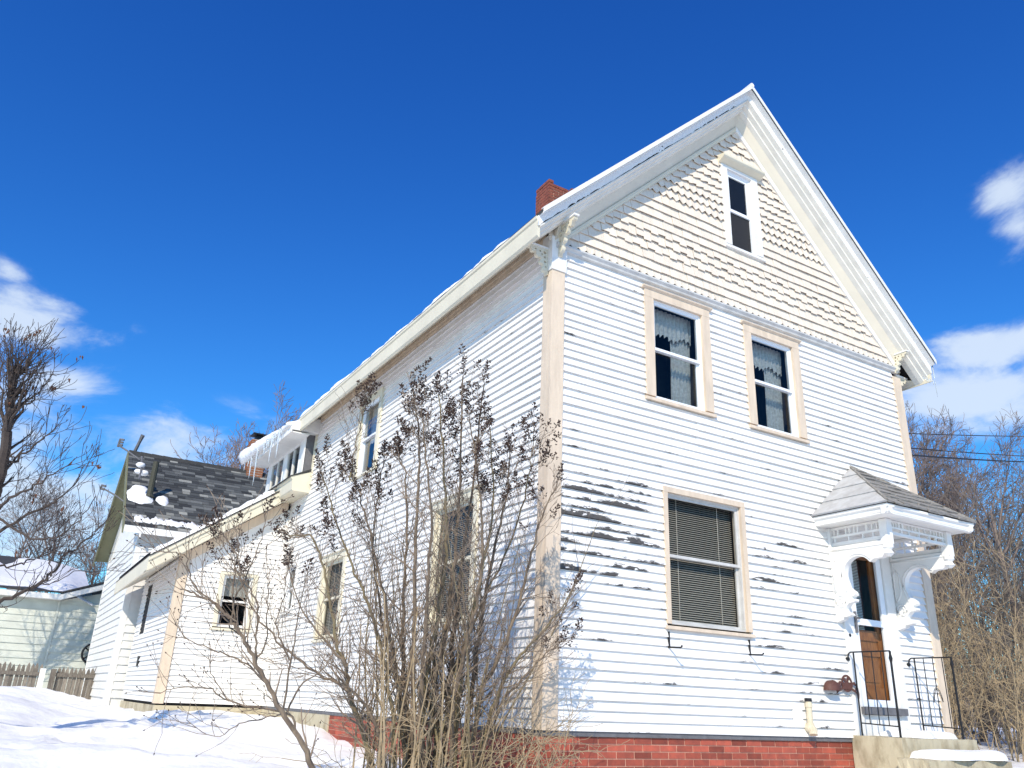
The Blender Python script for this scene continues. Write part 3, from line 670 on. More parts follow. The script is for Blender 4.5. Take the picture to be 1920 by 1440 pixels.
    mb = MB(); mb.extr([(0, -.28), (.03, -.28), (.03, -.02), (0, -.02)], (xa, yo, zl(xa)), (xb, yo, zl(xb)), (0, -1, 0), (0, 0, 1)); mb.extr([(.03, -.12), (.055, -.10), (.055, -.03), (.03, -.03)], (xa, yo, zl(xa)), (xb, yo, zl(xb)), (0, -1, 0), (0, 0, 1)); mb.build('rake_board', M['cream'], Lr)
    mb = MB(); mb.extr([(-.07, -.025), (-.07, 0), (4.7, 0), (4.7, -.025)], (xa, yo, zl(xa)), (0, yo, zl(0)), (0, 1, 0), (0, 0, 1)); mb.build('roof_deck', M['asphd'], Lr)
    mb = MB(); mb.extr([(0, -.285), (.30, -.285), (.30, -.265), (0, -.265)], (xa, yo, zl(xa)), (0, yo, zl(0)), (0, 1, 0), (0, 0, 1)); mb.build('rake_soffit', M['soffit'], Lr)
    mb = MB(); mb.extr([(0, -.30), (.034, -.30), (.034, -.50), (0, -.50)], (WX, WY, zl(WX)), (-.06, WY, zl(-.06)), (0, -1, 0), (0, 0, 1)); mb.build('rake_frieze', M['peach'], Lr)
    # left eave of the lean-to
    mb = MB(); mb.extr([(.58, 2.12), (.61, 2.12), (.61, 2.38), (.58, 2.40)], (WX, yo, 0), (WX, 13.7, 0), (-1, 0, 0), (0, 0, 1)); mb.build('eave_fascia', M['cream'], Lr)
    mb = MB(); mb.extr([(.595, 2.13), (0, 2.53), (0, 2.555), (.595, 2.155)], (WX, yo + .03, 0), (WX, 13.7, 0), (-1, 0, 0), (0, 0, 1)); mb.build('eave_soffit', M['soffit'], Lr)
    window(WF, (-1.14, -.44), (-1.06, -.52), (1.31, 2.24), casing='cream', head=.05, headcap=False, fill='shade', glassm='glassd', sash='white')
    W = hp('window'); mb = MB(); WL.box(mb, 12.25, 12.85, -.02, .012, 1.27, 2.28); mb.build('dark_pane', M['dark'], W)
    mb = MB(); WL.box(mb, 12.17, 12.25, -.02, .03, 1.22, 2.33); WL.box(mb, 12.85, 12.93, -.02, .03, 1.22, 2.33); WL.box(mb, 12.25, 12.85, -.02, .031, 1.22, 1.27); WL.box(mb, 12.25, 12.85, -.02, .031, 2.28, 2.33); mb.build('frame', M['white'], W)
    mb = MB(); WL.box(mb, 12.1, 12.25, 0, .05, .62, .82); mb.build('dryer_vent', M['iron'], Lr)
rear()

# ---- porch hood and door
def porch():
    P = hp('porch_hood'); x0, x1, dp, ze = 3.92, 5.61, 1.05, 2.50; ap = (4.79, 0.0, 3.30)
    rg = random.Random(3)
    # left and right hip faces: painted canvas boards in three courses, front: old shingles
    def hipface(A, B, T0, T1, n, m, name):
        A, B, T0, T1 = map(Vector, (A, B, T0, T1)); nn = (B - A).cross(T0 - A).normalized()
        if nn.z < 0: nn = -nn
        for k in range(n):
            s0, s1 = k / n, min(1, (k + 1.12) / n); a, b = A.lerp(T0, s0), B.lerp(T1, s0); c, d = B.lerp(T1, s1), A.lerp(T0, s1)
            mb = MB(); t0, t1 = nn * .022, nn * .006
            mb.hexa([a, b, c, d, a + t0, b + t0, c + t1, d + t1]); mb.build(name, m, P)
    zq = ze + .005; F0, F1, B0, B1 = (x0 - .02, -dp - .02, zq), (x1 + .02, -dp - .02, zq), (x0 - .02, 0, zq), (x1 + .02, 0, zq)
    hipface(B0, F0, ap, ap, 4, M['hoodroof'], 'roof_board'); hipface(F1, B1, ap, ap, 4, M['hoodroof'], 'roof_board')
    A_, B_, T_ = Vector(F0), Vector(F1), Vector(ap); nn = (B_ - A_).cross(T_ - A_).normalized(); nn = nn if nn.z > 0 else -nn
    for k in range(8):
        s0, s1 = k / 8, min(1, (k + 1.2) / 8); a, b, c, d = A_.lerp(T_, s0), B_.lerp(T_, s0), B_.lerp(T_, s1), A_.lerp(T_, s1); u = 0.0; wtot = (b - a).length
        while u < .999:
            v_ = min(1, u + rg.uniform(.10, .20) / max(wtot, .1)); j = rg.uniform(-.018, .012); t0, t1 = nn * rg.uniform(.016, .034), nn * .007
            e = (T_ - A_.lerp(B_, .5)).normalized() * j; p, q = a.lerp(b, u) + e, a.lerp(b, v_ - .006) + e * rg.uniform(.4, 1.4); r_, w_ = d.lerp(c, v_), d.lerp(c, u)
            MB().hexa([p, q, r_, w_, p + t0, q + t0, r_ + t1, w_ + t1]).build('roof_shingle', M['hoodold'], P); u = v_
    mb = MB(); mb.tube([Vector(F0) + Vector((0, 0, .02)), Vector(ap) + Vector((0, 0, .02))], .018, 5); mb.tube([Vector(F1) + Vector((0, 0, .02)), Vector(ap) + Vector((0, 0, .02))], .018, 5); mb.build('hip_cap', M['hoodold'], P)
    # cornice: frame swept round three sides
    prof = [(0, 0), (0, -.03), (-.025, -.045), (-.025, -.085), (-.05, -.11), (-.09, -.11), (-.09, 0)]
    mb = MB()
    for kk, (p, q, o) in enumerate((((x0, 0), (x0, -dp + .001), (-1, 0)), ((x0 + .001, -dp), (x1 - .001, -dp), (0, -1)), ((x1, -dp + .001), (x1, 0), (1, 0)))):
        mb.extr([(a, b) for a, b in prof], (p[0], p[1], ze - .003 * (kk % 2)), (q[0], q[1], ze - .003 * (kk % 2)), (o[0], o[1], 0), (0, 0, 1))
    mb.build('cornice', M['white'], P)
    mb = MB(); mb.box((x0 + .03, -dp + .03, ze - .105), (x1 - .03, -.0, ze - .09)); mb.build('hood_ceiling', M['white'], P)
    xa, xb, d = 4.20, 5.38, .80; zt = ze - .11
    for px in (xa, xb):
        mb = MB(); mb.box((px - .05, -d - .05, 2.10), (px + .05, -d + .05, zt)); mb.tube([(px, -d, 2.10), (px, -d, 2.06), (px, -d, 2.03), (px, -d, 1.99), (px, -d, 1.955)], [.06, .062, .035, .062, .02], 10); mb.build('corner_post', M['white'], P)
        mb = MB(); mb.box((px - .05, -.06, 1.95), (px + .05, 0, zt)); mb.build('wall_post', M['white'], P)
    # fretwork friezes: rails and staggered blocks
    def fretrail(p, q, zlo, zhi):
        p, q = Vector(p), Vector(q); L_ = (q - p).length; dr = (q - p) / L_; nn = Vector((dr.y, -dr.x, 0)); h = zhi - zlo
        f = Fr((p.x, p.y, 0), dr, nn)
        mb = MB()
        for a in (0, .44, .88): f.box(mb, 0, L_, -.018, .018, zlo + h * a, zlo + h * a + h * (.12 if a else .2))
        mb.build('fret_rail', M['white'], P)
        for row in (0, 1):
            za, zb = zlo + h * (.12 if row == 0 else .56), zlo + h * (.44 if row == 0 else .88)
            u = .03; k = 0
            while u < L_ - .03:
                wd = rg.choice((.016, .016, .03)) if row else .018
                mb = MB(); f.box(mb, u, min(u + wd, L_ - .01), -.012, .012, za, zb); mb.build('fret_block', M['white'], P); u += wd + (rg.choice((.035, .05, .10)) if row else rg.choice((.12, .18))); k += 1
    fretrail((xa, -.06, 0), (xa, -d + .05, 0), 2.16, zt); fretrail((xa + .05, -d, 0), (xb - .05, -d, 0), 2.22, zt); fretrail((xb, -d + .05, 0), (xb, -.06, 0), 2.16, zt)
    # big sawn brackets, in (distance from wall, height)
    def arc(cx, cy, r, a0, a1, n=10): return [(cx + r * math.cos(math.radians(a0 + (a1 - a0) * i / n)), cy + r * math.sin(math.radians(a0 + (a1 - a0) * i / n))) for i in range(n + 1)]
    out = [(0, 2.15), (.84, 2.15), (.85, 2.11), (.80, 2.07), (.82, 2.03), (.77, 1.99), (.74, 1.955), (.62, 1.95)] + arc(.40, 1.80, .205, 35, 205, 14) + \
          [(.23, 1.655), (.30, 1.60), (.315, 1.56), (.27, 1.545), (.27, 1.525), (.305, 1.515), (.30, 1.485), (.22, 1.475), (.165, 1.42), (.16, 1.385), (.215, 1.36), (.235, 1.335), (.17, 1.32), (.13, 1.32), (.125, 1.29), (.09, 1.285), (.02, 1.26), (0, 1.26)]
    for px in (xa, xb):
        B = fret('bracket', [out], .085, (px, 0, 0), (0, -1, 0), (0, 0, 1), M['white'], P)
        for s in (-1, 1):
            mb = MB()
            def ridge(pts, r=.011): mb.tube([(px + s * .043, -a, b) for a, b in pts], r, 5)
            ridge([(.02, 2.105), (.80, 2.105)], .013); ridge([(.62, 1.975)] + arc(.40, 1.80, .235, 40, 210, 14) + [(.215, 1.60)]); ridge(arc(.11, 1.50, .07, -100, 200, 12) + [(.075, 1.46)] + arc(.11, 1.50, .035, 200, -60, 8)); ridge([(.05, 1.60), (.05, 1.95), (.09, 2.0), (.13, 1.93), (.13, 1.72), (.09, 1.64), (.05, 1.60)])
            mb.build('scroll', M['white'], P, True)
    # door
    Dr = hp('door')
    mb = MB(); FRONT.box(mb, 4.28, 4.44, -.12, .046, .0, 2.36); FRONT.box(mb, 5.14, 5.30, -.12, .046, .0, 2.36); FRONT.box(mb, 4.44, 5.14, -.12, .044, 2.22, 2.36); FRONT.box(mb, 4.44, 5.14, -.12, .042, .0, .25); mb.build('casing', M['white'], Dr)
    mb = MB(); FRONT.box(mb, 4.40, 5.20, -.02, .10, .255, .335); mb.build('threshold', M['grey'], Dr)
    mb = MB(); n0, n1 = -.012, .022
    FRONT.box(mb, 4.445, 4.555, n0, n1, .34, 2.215); FRONT.box(mb, 5.04, 5.135, n0, n1, .34, 2.215); FRONT.box(mb, 4.555, 5.04, n0 + .001, n1 - .001, .34, .42); FRONT.box(mb, 4.555, 5.04, n0 + .001, n1 + .008, 1.27, 1.345); FRONT.box(mb, 4.555, 5.04, n0 + .001, n1 - .001, 2.13, 2.215); mb.build('storm_frame', M['vinyl'], Dr)
    mb = MB(); mb.poly([FRONT.P(4.55, .004, .41), FRONT.P(5.05, .004, .41), FRONT.P(5.05, .004, 2.14), FRONT.P(4.55, .004, 2.14)]); mb.build('storm_pane', M['glassc'], Dr)
    mb = MB(); FRONT.box(mb, 4.485, 4.51, .022, .05, 1.17, 1.42); FRONT.box(mb, 4.48, 4.56, .05, .062, 1.33, 1.35); mb.build('handle', M['grey'], Dr)
    mb = MB(); mb.tube([FRONT.P(4.345, .03, 1.13), FRONT.P(4.345, .05, 1.13)], .02, 8); mb.build('doorbell', M['iron'], Dr)
    # inner wooden door, 6 cm behind
    mb = MB(); n0, n1 = -.085, -.045
    FRONT.box(mb, 4.46, 4.60, n0, n1, .34, 2.215); FRONT.box(mb, 5.00, 5.13, n0, n1, .34, 2.215)
    for a, b in ((.34, .56), (.92, .98), (1.10, 1.22), (2.10, 2.215)): FRONT.box(mb, 4.60, 5.0, n0, n1 - .001, a, b)
    FRONT.box(mb, 4.60, 5.0, n0 - .01, n1 - .018, .56, .92); FRONT.box(mb, 4.60, 5.0, n0 - .01, n1 - .018, .98, 1.10); FRONT.box(mb, 4.67, 4.93, n1 - .018, n1 - .006, .62, .87)
    mb.build('wooden_door', M['wooddoor'], Dr)
    mb = MB(); z = 1.23
    while z < 2.08: mb.poly([FRONT.P(4.60, -.07, z), FRONT.P(4.80, -.07, z), FRONT.P(4.80, -.082, z + .013), FRONT.P(4.60, -.082, z + .013)]); z += .019
    mb.build('door_blind', M['blind2'], Dr)
    mb = MB(); mb.poly([FRONT.P(4.60, -.2, 1.2), FRONT.P(5.0, -.2, 1.2), FRONT.P(5.0, -.2, 2.12), FRONT.P(4.60, -.2, 2.12)]); mb.build('door_glass_back', M['wooddark'], Dr)
porch()

# ================================================================== things at the front
def stoop():
    s = empty('concrete_stoop', (4.9, -.3, -.45)); tag(s, 'stained cracked concrete stoop with a lower step below the front door', 'stoop')
    inv = Matrix.Translation((-4.9, .3, .45))
    def add(mb, n, m=M['conc']): o = mb.build(n, m); o.parent = s; o.matrix_parent_inverse = inv; return o
    rg = random.Random(2)
    def rough(x0, x1, y0, y1, z0, z1, amp=.012):
        mb = MB(); nx, ny = 14, 6
        pts = [[None] * (ny + 1) for _ in range(nx + 1)]
        for i in range(nx + 1):
            for j in range(ny + 1):
                x = x0 + (x1 - x0) * i / nx; y = y0 + (y1 - y0) * j / ny
                pts[i][j] = len(mb.v); mb.v.append((x, y, z1 + (rg.uniform(-amp, 0) if 0 < i < nx and 0 < j < ny else rg.uniform(-amp, 0))))
        for i in range(nx):
            for j in range(ny): mb.f.append((pts[i][j], pts[i + 1][j], pts[i + 1][j + 1], pts[i][j + 1]))
        ring = [pts[i][0] for i in range(nx + 1)] + [pts[nx][j] for j in range(1, ny + 1)] + [pts[i][ny] for i in range(nx - 1, -1, -1)] + [pts[0][j] for j in range(ny - 1, 0, -1)]
        prev = ring
        for lev in range(1, 5):
            z = z1 + (z0 - z1) * lev / 4; cur = []
            for q in ring:
                x, y, _ = mb.v[q]; cur.append(len(mb.v)); mb.v.append((x + rg.uniform(-amp, amp), y + rg.uniform(-amp, amp), z))
            for k in range(len(ring)): mb.f.append((prev[k], prev[(k + 1) % len(ring)], cur[(k + 1) % len(ring)], cur[k]))
            prev = cur
        return mb
    add(rough(4.22, 5.62, -.64, -.016, -.8, .03, .008), 'landing'); add(rough(4.10, 5.62, -1.0, -.64, -.8, -.16, .02), 'step')
    add(rough(4.0, 5.7, -1.32, -1.0, -.9, -.34, .03), 'step')
stoop()
def snow_pad(name, x0, x1, y0, y1, z, h, label, seed, edge=.12):
    rg = random.Random(seed); mb = MB(); nx, ny = 28, 14
    ph = [rg.uniform(0, 6.28) for _ in range(4)]
    for j in range(ny + 1):
        for i in range(nx + 1):
            a, b = i / nx, j / ny; x = x0 + (x1 - x0) * a; y = y0 + (y1 - y0) * b
            ex = min(a, 1 - a) * (x1 - x0); ey = min(b, 1 - b) * (y1 - y0); e = min(1, max(0, min(ex, ey) / edge)); prof = math.sqrt(1 - (1 - e) ** 2)
            wob = .03 * math.sin(a * 9 + ph[0]) * math.sin(b * 5 + ph[1])
            mb.v.append((x + .025 * math.sin(b * 11 + ph[2]) * (1 - e), y + .03 * math.sin(a * 13 + ph[3]) * (1 - e), z + (h + wob * h * 4) * prof))
    for j in range(ny):
        for i in range(nx): q = j * (nx + 1) + i; mb.f.append((q, q + 1, q + nx + 2, q + nx + 1))
    o = mb.build(name, M['snow'], None, True); tag(o, label, 'snow', kind='stuff'); return o
snow_pad('snow_cap', 4.62, 5.42, -.60, -.06, .028, .07, 'snow lying on the concrete landing by the front door', 1)
snow_pad('snow_cap', 4.3, 5.58, -1.03, -.66, -.165, .09, 'snow lying on the lower concrete step', 2)
snow_pad('snow_cap', 4.25, 6.0, -1.9, -1.02, -.42, .17, 'snow drifted against the bottom step of the stoop', 3, .3)
def railing(x, label, curl):
    r = empty('iron_railing', (x, -.6, .03)); tag(r, label, 'railing', 'iron railings on the stoop'); inv = Matrix.Translation((-x, .6, -.03))
    def add(mb, n): o = mb.build(n, M['iron']); o.parent = r; o.matrix_parent_inverse = inv
    y0, y1 = -.02, -.60; zt = .93
    mb = MB(); mb.tube([(x, y0 - .02, zt - .07), (x, y0 - .03, zt - .02), (x, y0 - .06, zt), (x, y1, zt), ], .009, 6); mb.tube([(x, y0, zt - .075), (x, y0 - .03, zt - .075)], .022, 8); add(mb, 'top_rail')
    mb = MB(); mb.tube([(x, y0 - .1, .16), (x, y1, .14)], .007, 5); add(mb, 'bottom_rail')
    mb = MB(); mb.tube([(x, y1, .02), (x, y1, zt + .0)], .014, 6); mb.tube([(x, y1, zt - .12), (x, y1, zt - .08), (x, y1, zt - .04)], [.014, .024, .014], 6); add(mb, 'post')
    mb = MB(); mb.tube([(x, y0 - .1, .02), (x, y0 - .1, zt)], .010, 6); add(mb, 'post')
    for k in range(3):
        y = y0 - .1 + (y1 - y0 + .1) * (k + 1) / 4
        mb = MB(); mb.tube([(x, y, .15), (x, y, zt)], .006, 5)
        if curl and k == 1:
            for s in (-1, 1): mb.tube([(x, y + s * (.012 + .05 * math.sin(t * .5)), .5 + .09 * math.cos(t * .9) * (1 if s > 0 else .9)) for t in range(8)], .005, 4)
        add(mb, 'baluster')
    return r
railing(4.27, 'black iron railing on the stoop edge beside the rusty plaque', False); railing(5.43, 'black iron railing with a curled baluster beside the tan brush', True)
# hooks under the lower window
def hook(x, z, label):
    mb = MB(); mb.box((x - .009, -.034, z), (x + .009, -.018, z + .16)); mb.tube([(x, -.03, z + .005), (x, -.20, z - .002), (x, -.215, z + .012)], .0085, 5)
    mb.tube([(x, -.213, z + .004), (x, -.218, z + .018)], [.008, .010], 6)
    tag(mb.build('window_box_hook', M['iron']), label, 'hook', 'hooks under the lower front window')
hook(1.50, .80, 'black iron flower box hook below the left corner of the big blinded window'); hook(2.655, .80, 'black iron flower box hook below the right corner of the big blinded window')
# rusty plaque with star and leaves
def plaque():
    o = (3.80, -.10, .46); root = empty('rusty_plaque', o); tag(root, 'rusty brown metal wall ornament with round wheel and cut-out leaves beside the door', 'ornament')
    wheel = [circ(.36, .14, .095, 20)] + [[(.36 + r * math.cos(a), .14 + r * math.sin(a)) for r, a in ((.03, k * 1.2566 + .25), (.075, k * 1.2566 + .1), (.075, k * 1.2566 + .85), (.03, k * 1.2566 + .75))] for k in range(5)]
    arch = [(0.16, .02), (.22, .06), (.30, .075), (.42, .07), (.50, .04), (.545, -.02), (.555, .03), (.54, .10), (.49, .16), (.43, .15), (.29, .15), (.23, .16), (.17, .11)]
    fret('wheel', wheel, .008, (o[0], o[1] + .03, o[2] - .02), (1, 0, 0), (0, 0, 1), M['rust'], None).parent = root
    h2 = [[(.24, .09), (.29, .095), (.27, .135), (.235, .13)], [(.44, .09), (.49, .07), (.51, .11), (.46, .135)], [(.515, .03), (.53, .06), (.52, .09), (.505, .06)]]
    fret('arch', [arch] + h2, .008, (o[0], o[1] + .025, o[2] - .02), (1, 0, 0), (0, 0, 1), M['rust'], None).parent = root
    mb = MB(); n = 14
    for i in range(n + 1):
        a = math.pi * i / n
        for j, (r, d) in enumerate(((.11, .0), (.115, -.05), (.09, -.09), (0.0, -.105))): mb.v.append((o[0] + .09 + r * math.cos(a), o[1] + .06 + d, o[2] + .03 + r * math.sin(a)))
    for i in range(n):
        for j in range(3): q = i * 4 + j; mb.f.append((q, q + 4, q + 5, q + 1))
    mb.poly([(o[0] - .025, o[1] + .06, o[2] + .03), (o[0] + .205, o[1] + .06, o[2] + .03), (o[0] + .18, o[1] - .03, o[2] + .028), (o[0], o[1] - .03, o[2] + .028)])
    mb.tube([(o[0] + .05, -.02, o[2] + .05), (o[0] + .05, -.08, o[2] + .05)], .006, 5)
    mb.build('half_dome', M['rust'], None, True).parent = root
    mb = MB()
    for u in (.25, .48): mb.tube([(o[0] + u, -.015, o[2] + .12), (o[0] + u, -.08, o[2] + .12)], .005, 5)
    mb.build('standoff', M['rust'], None).parent = root
    for c in root.children: c.matrix_parent_inverse = Matrix.Translation(tuple(-v for v in o))
plaque()
def vent():
    root = empty('vent_pipe', (3.47, -.06, 0)); tag(root, 'yellowed plastic vent pipe with elbow on the wall above the brick base', 'pipe'); inv = Matrix.Translation((-3.47, .06, 0))
    def add(mb, n, m, sm=False): q = mb.build(n, m, None, sm); q.parent = root; q.matrix_parent_inverse = inv
    mb = MB(); mb.tube([(3.47, -.07, .12), (3.47, -.07, .36)], .034, 12); mb.tube([(3.47, -.07, .30), (3.47, -.07, .345)], .041, 12); add(mb, 'pipe', M['pipe'])
    mb = MB(); mb.tube([(3.47, -.07, .36), (3.47, -.07, .395)], .039, 12); add(mb, 'collar', M['iron'])
    mb = MB(); mb.tube([(3.47, -.02, .10), (3.47, -.07, .085), (3.47, -.10, .06), (3.46, -.11, .02)], [.045, .052, .05, .045], 12); mb.tube([(3.47, -.07, .105), (3.47, -.07, .14)], .043, 12); add(mb, 'elbow', M['pipe'])
    mb = MB(); FRONT.box(mb, 3.26, 3.40, .01, .035, .10, .30); add(mb, 'patch_plate', M['white'])
vent()

# ================================================================== barn, garage, fence behind
BX, BY, BD, BEZ, BRZ = -2.15, 14.0, 6.0, 3.62, 6.2
def barn():
    b = empty('grey_roofed_barn', (BX, BY, 0)); tag(b, 'white ell with grey asphalt shingle roof, olive soffit and patches of snow behind the lean-to', 'barn'); inv = Matrix.Translation((-BX, -BY, 0))
    def add(mb, n, m, p=None):
        o = mb.build(n, m); o.parent = p or b
        if p is None: o.matrix_parent_inverse = inv
        return o
    x1 = 4.2; yr = BY + BD / 2; sl = (BRZ - BEZ - .2) / (BD / 2 + .35)
    zr = lambda y: BRZ - abs(y - yr) * (BRZ - (BEZ + .06)) / (BD / 2 + .3)
    mb = MB(); mb.poly([(BX, BY, -1), (x1, BY, -1), (x1, BY, BEZ), (BX, BY, BEZ)]); mb.poly([(BX, BY, -1), (BX, BY, BEZ), (BX, yr, BRZ - .15), (BX, BY + BD, BEZ), (BX, BY + BD, -1)]); mb.poly([(x1, BY, -1), (x1, BY, BEZ), (x1, yr, BRZ - .15), (x1, BY + BD, BEZ), (x1, BY + BD, -1)]); add(mb, 'wall', M['white'])
    BF = Fr((0, BY, 0), (1, 0, 0), (0, -1, 0)); wl = empty('front_siding'); wl.parent = b; wl.matrix_parent_inverse = inv
    clapboards(BF, BX + .1, .4, 0.0, BEZ, [], wl, 0, join=True, seed=21, m=M['white'], expo=.17)
    BL = Fr((BX, 0, 0), (0, 1, 0), (-1, 0, 0)); clapboards(BL, BY + .1, BY + BD, 0.0, BEZ, [], wl, 0, join=True, seed=22, m=M['white'], expo=.17)
    mb = MB(); mb.box((BX - .03, BY - .03, -.5), (BX + .1, BY, BEZ)); mb.box((BX - .03, BY, -.5), (BX, BY + .12, BEZ)); add(mb, 'corner_board', M['white'])
    mb = MB(); mb.box((BX - .03, BY + BD - .14, -.5), (BX, BY + BD, BEZ)); add(mb, 'corner_board', M['white'])
    mb = MB(); mb.box((BX - .02, BY - .04, BEZ - .34), (1.0, BY - .0, BEZ + .02)); add(mb, 'frieze_board', M['belt'])
    ov = .38; ye0, ye1 = BY - .3, BY + BD + .3
    mb = MB(); mb.poly([(BX - ov, ye0, zr(ye0)), (x1, ye0, zr(ye0)), (x1, yr, BRZ), (BX - ov, yr, BRZ)]); mb.poly([(BX - ov, yr, BRZ), (x1, yr, BRZ), (x1, ye1, zr(ye1)), (BX - ov, ye1, zr(ye1))]); add(mb, 'roof_deck', M['asphd'])
    for (ya, yb, n) in ((ye0, yr, 'rake_soffit'), (yr, ye1, 'rake_soffit')):
        mb = MB(); mb.extr([(0, -.03), (ov + .0, -.03), (ov, -.05), (.0, -.05)], (BX - ov, ya, zr(ya)), (BX - ov, yb, zr(yb)), (1, 0, 0), (0, 0, 1)); add(mb, n, M['olive'])
        mb = MB(); mb.extr([(-.03, -.01), (0, -.01), (0, -.20), (-.03, -.20)], (BX - ov, ya, zr(ya)), (BX - ov, yb, zr(yb)), (1, 0, 0), (0, 0, 1)); add(mb, 'rake_board', M['olive'])
        mb = MB(); mb.extr([(-.035, -.25), (0, -.25), (0, -.06), (-.035, -.06)], (BX, ya, zr(ya)), (BX, yb, zr(yb)), (1, 0, 0), (0, 0, 1)); add(mb, 'rake_frieze', M['white'])
    mb = MB(); mb.extr([(0, 0), (.02, 0), (.02, -.16), (0, -.16)], (BX - ov, ye0 - .005, zr(ye0)), (x1, ye0 - .005, zr(ye0)), (0, 1, 0), (0, 0, 1)); add(mb, 'fascia', M['white'])
    mb = MB(); mb.box((BX - ov + .03, ye0 + .02, BEZ + .0), (1.0, BY, BEZ + .02)); add(mb, 'eave_soffit', M['belt'])
    # shingles on the front slope
    rg = random.Random(9); rest = MB(); cnt = 0; ex = .145; L_ = math.hypot(yr - ye0, BRZ - zr(ye0)); dy, dz = (yr - ye0) / L_, (BRZ - zr(ye0)) / L_; nrm = Vector((0, -dz, dy))
    rfe = empty('roof_shingles'); rfe.parent = b; rfe.matrix_parent_inverse = inv
    items = []
    k = 0
    while k * ex < L_:
        x = BX - ov - rg.uniform(0, .3)
        while x < 1.9:
            wd = rg.uniform(.16, .42); items.append((k, max(x, BX - ov), min(x + wd - .006, 1.9))); x += wd
        k += 1
    items = [i for i in items if i[2] - i[1] > .03]; items.sort(key=lambda i: i[1] * .6 - i[0] * .03)
    mats = [objvar(mat('asphalt shingle shade %d' % i, c, .9, .3, 40), .25) for i, c in enumerate(((.040, .043, .045), (.075, .08, .08), (.14, .145, .14), (.30, .30, .27)))]
    rests = [MB() for _ in mats]
    for n_, (k, xa, xb) in enumerate(items):
        s0, s1 = k * ex - .01, min((k + 1.15) * ex, L_); t = rg.uniform(.010, .018); p = lambda x, s, h: Vector((x, ye0 + dy * s, zr(ye0) + dz * s)) + nrm * h
        c = [p(xa, s0, .002), p(xb, s0, .002), p(xb, s1, .002), p(xa, s1, .002), p(xa, s0, t), p(xb, s0, t), p(xb, s1, .005), p(xa, s1, .005)]
        mi = rg.choices(range(4), (4, 5, 3, 1.4))[0]
        if n_ < 280: MB().hexa(c).build('roof_shingle', mats[mi], rfe)
        else: rests[mi].hexa(c)
    for r_, m_ in zip(rests, mats):
        if r_.v: tag(r_.build('shingle_field', m_, rfe), kind='stuff')
    mb = MB()
    x = BX - ov
    while x < 1.9: mb.hexa([(x, yr - .12, zr(yr - .12) + .018), (x + .30, yr - .12, zr(yr - .12) + .012), (x + .30, yr + .12, zr(yr + .12) + .012), (x, yr + .12, zr(yr + .12) + .018), (x, yr - .1, BRZ + .03), (x + .3, yr - .1, BRZ + .02), (x + .3, yr + .1, BRZ + .02), (x, yr + .1, BRZ + .03)]); x += .29
    add(mb, 'ridge_cap', M['asphd'])
    # vent stack, chimney
    P = lambda x, s, h=0: Vector((x, ye0 + dy * s, zr(ye0) + dz * s)) + nrm * h
    q = P(-2.02, 1.45); mb = MB(); mb.tube([q, q + Vector((0, 0, .95))], .075, 10); mb.tube([q + Vector((0, 0, .05)), q + Vector((0, 0, .12))], [.13, .09], 10); add(mb, 'vent_stack', mat('dark vent stack', (.05, .05, .035), .7))
    C2 = empty('chimney'); C2.parent = b; C2.matrix_parent_inverse = inv
    brick_stack('c', .62, 1.07, yr - .22, yr + .22, BRZ - .4, 7.15, mat('orange chimney brick', (.33, .13, .06), .85, .35, 20), mat('pale mortar', (.6, .55, .47), .9), C2, 0, .075, .21, 9)
    mb = MB(); mb.box((.75, yr - .1, 7.15), (.95, yr + .1, 7.32)); mb.box((.64, yr - .2, 7.32), (1.05, yr + .2, 7.36)); add(mb, 'chimney_cap', M['iron'], C2)
    # snow patches on roof
    def patch(name, cx, cs, rx, rs, h, seed, label):
        rg = random.Random(seed); mb = MB(); n = 26; rings = 7
        rad = [1 + .07 * math.sin(3 * a + seed) + .05 * math.sin(7 * a + 2 * seed) for a in [2 * math.pi * i / n for i in range(n)]]
        for r in range(rings):
            f = r / (rings - 1)
            for i in range(n): a = 2 * math.pi * i / n; q = P(cx + rx * f * rad[i] * math.cos(a), cs + rs * f * rad[i] * math.sin(a), .012 + h * (1 - f ** 3)); mb.v.append(tuple(q))
        for r in range(rings - 1):
            for i in range(n): a = r * n + i; c = r * n + (i + 1) % n; mb.f.append((a, c, c + n, a + n))
        o = mb.build(name, M['snow'], None, True); tag(o, label, 'snow', kind='stuff')
    patch('roof_snow', -2.22, 1.60, .31, .52, .10, 3, 'big snow patch on the grey shingle roof left of the vent stack')
    patch('roof_snow', -1.70, 1.46, .15, .26, .06, 5, 'small snow patch on the grey shingle roof beside the vent stack')
    rgq = random.Random(31); mb = MB(); nx = 60
    for i in range(nx + 1):
        x = BX - .2 + (2.6) * i / nx; a = .14 + .08 * rgq.random(); c = .32 + .16 * rgq.random() + .05 * math.sin(i * .7)
        mb.v += [tuple(P(x, a, .012)), tuple(P(x, a + .03, .06)), tuple(P(x, c - .03, .055)), tuple(P(x, c, .012))]
    for i in range(nx):
        for j in range(3): q = i * 4 + j; mb.f.append((q, q + 4, q + 5, q + 1))
    tag(mb.build('roof_snow', M['snow'], None, True), 'ragged strip of snow along the eave of the grey shingle roof', 'snow', kind='stuff')
    # old antenna on the gable
    t = empty('tv_antenna', tuple(P(-1.9, 2.6))); tag(t, 'bent old aerial mast with short prongs at the roof gable peak', 'antenna'); tv = Matrix.Translation(tuple(-v for v in P(-1.9, 2.6)))
    def adda(mb, n, m): o = mb.build(n, m); o.parent = t; o.matrix_parent_inverse = tv
    dpt = 22.4
    mb = MB(); mb.tube([at(250, 852, 22.0), at(262, 828, 22.0), at(268, 816, 22.0)], [.05, .045, .06], 6); adda(mb, 'mast', M['grey'])
    mb = MB(); mb.tube([at(262, 862, 20.6), at(240, 846, 20.6), at(224, 836, 20.6)], .022, 5)
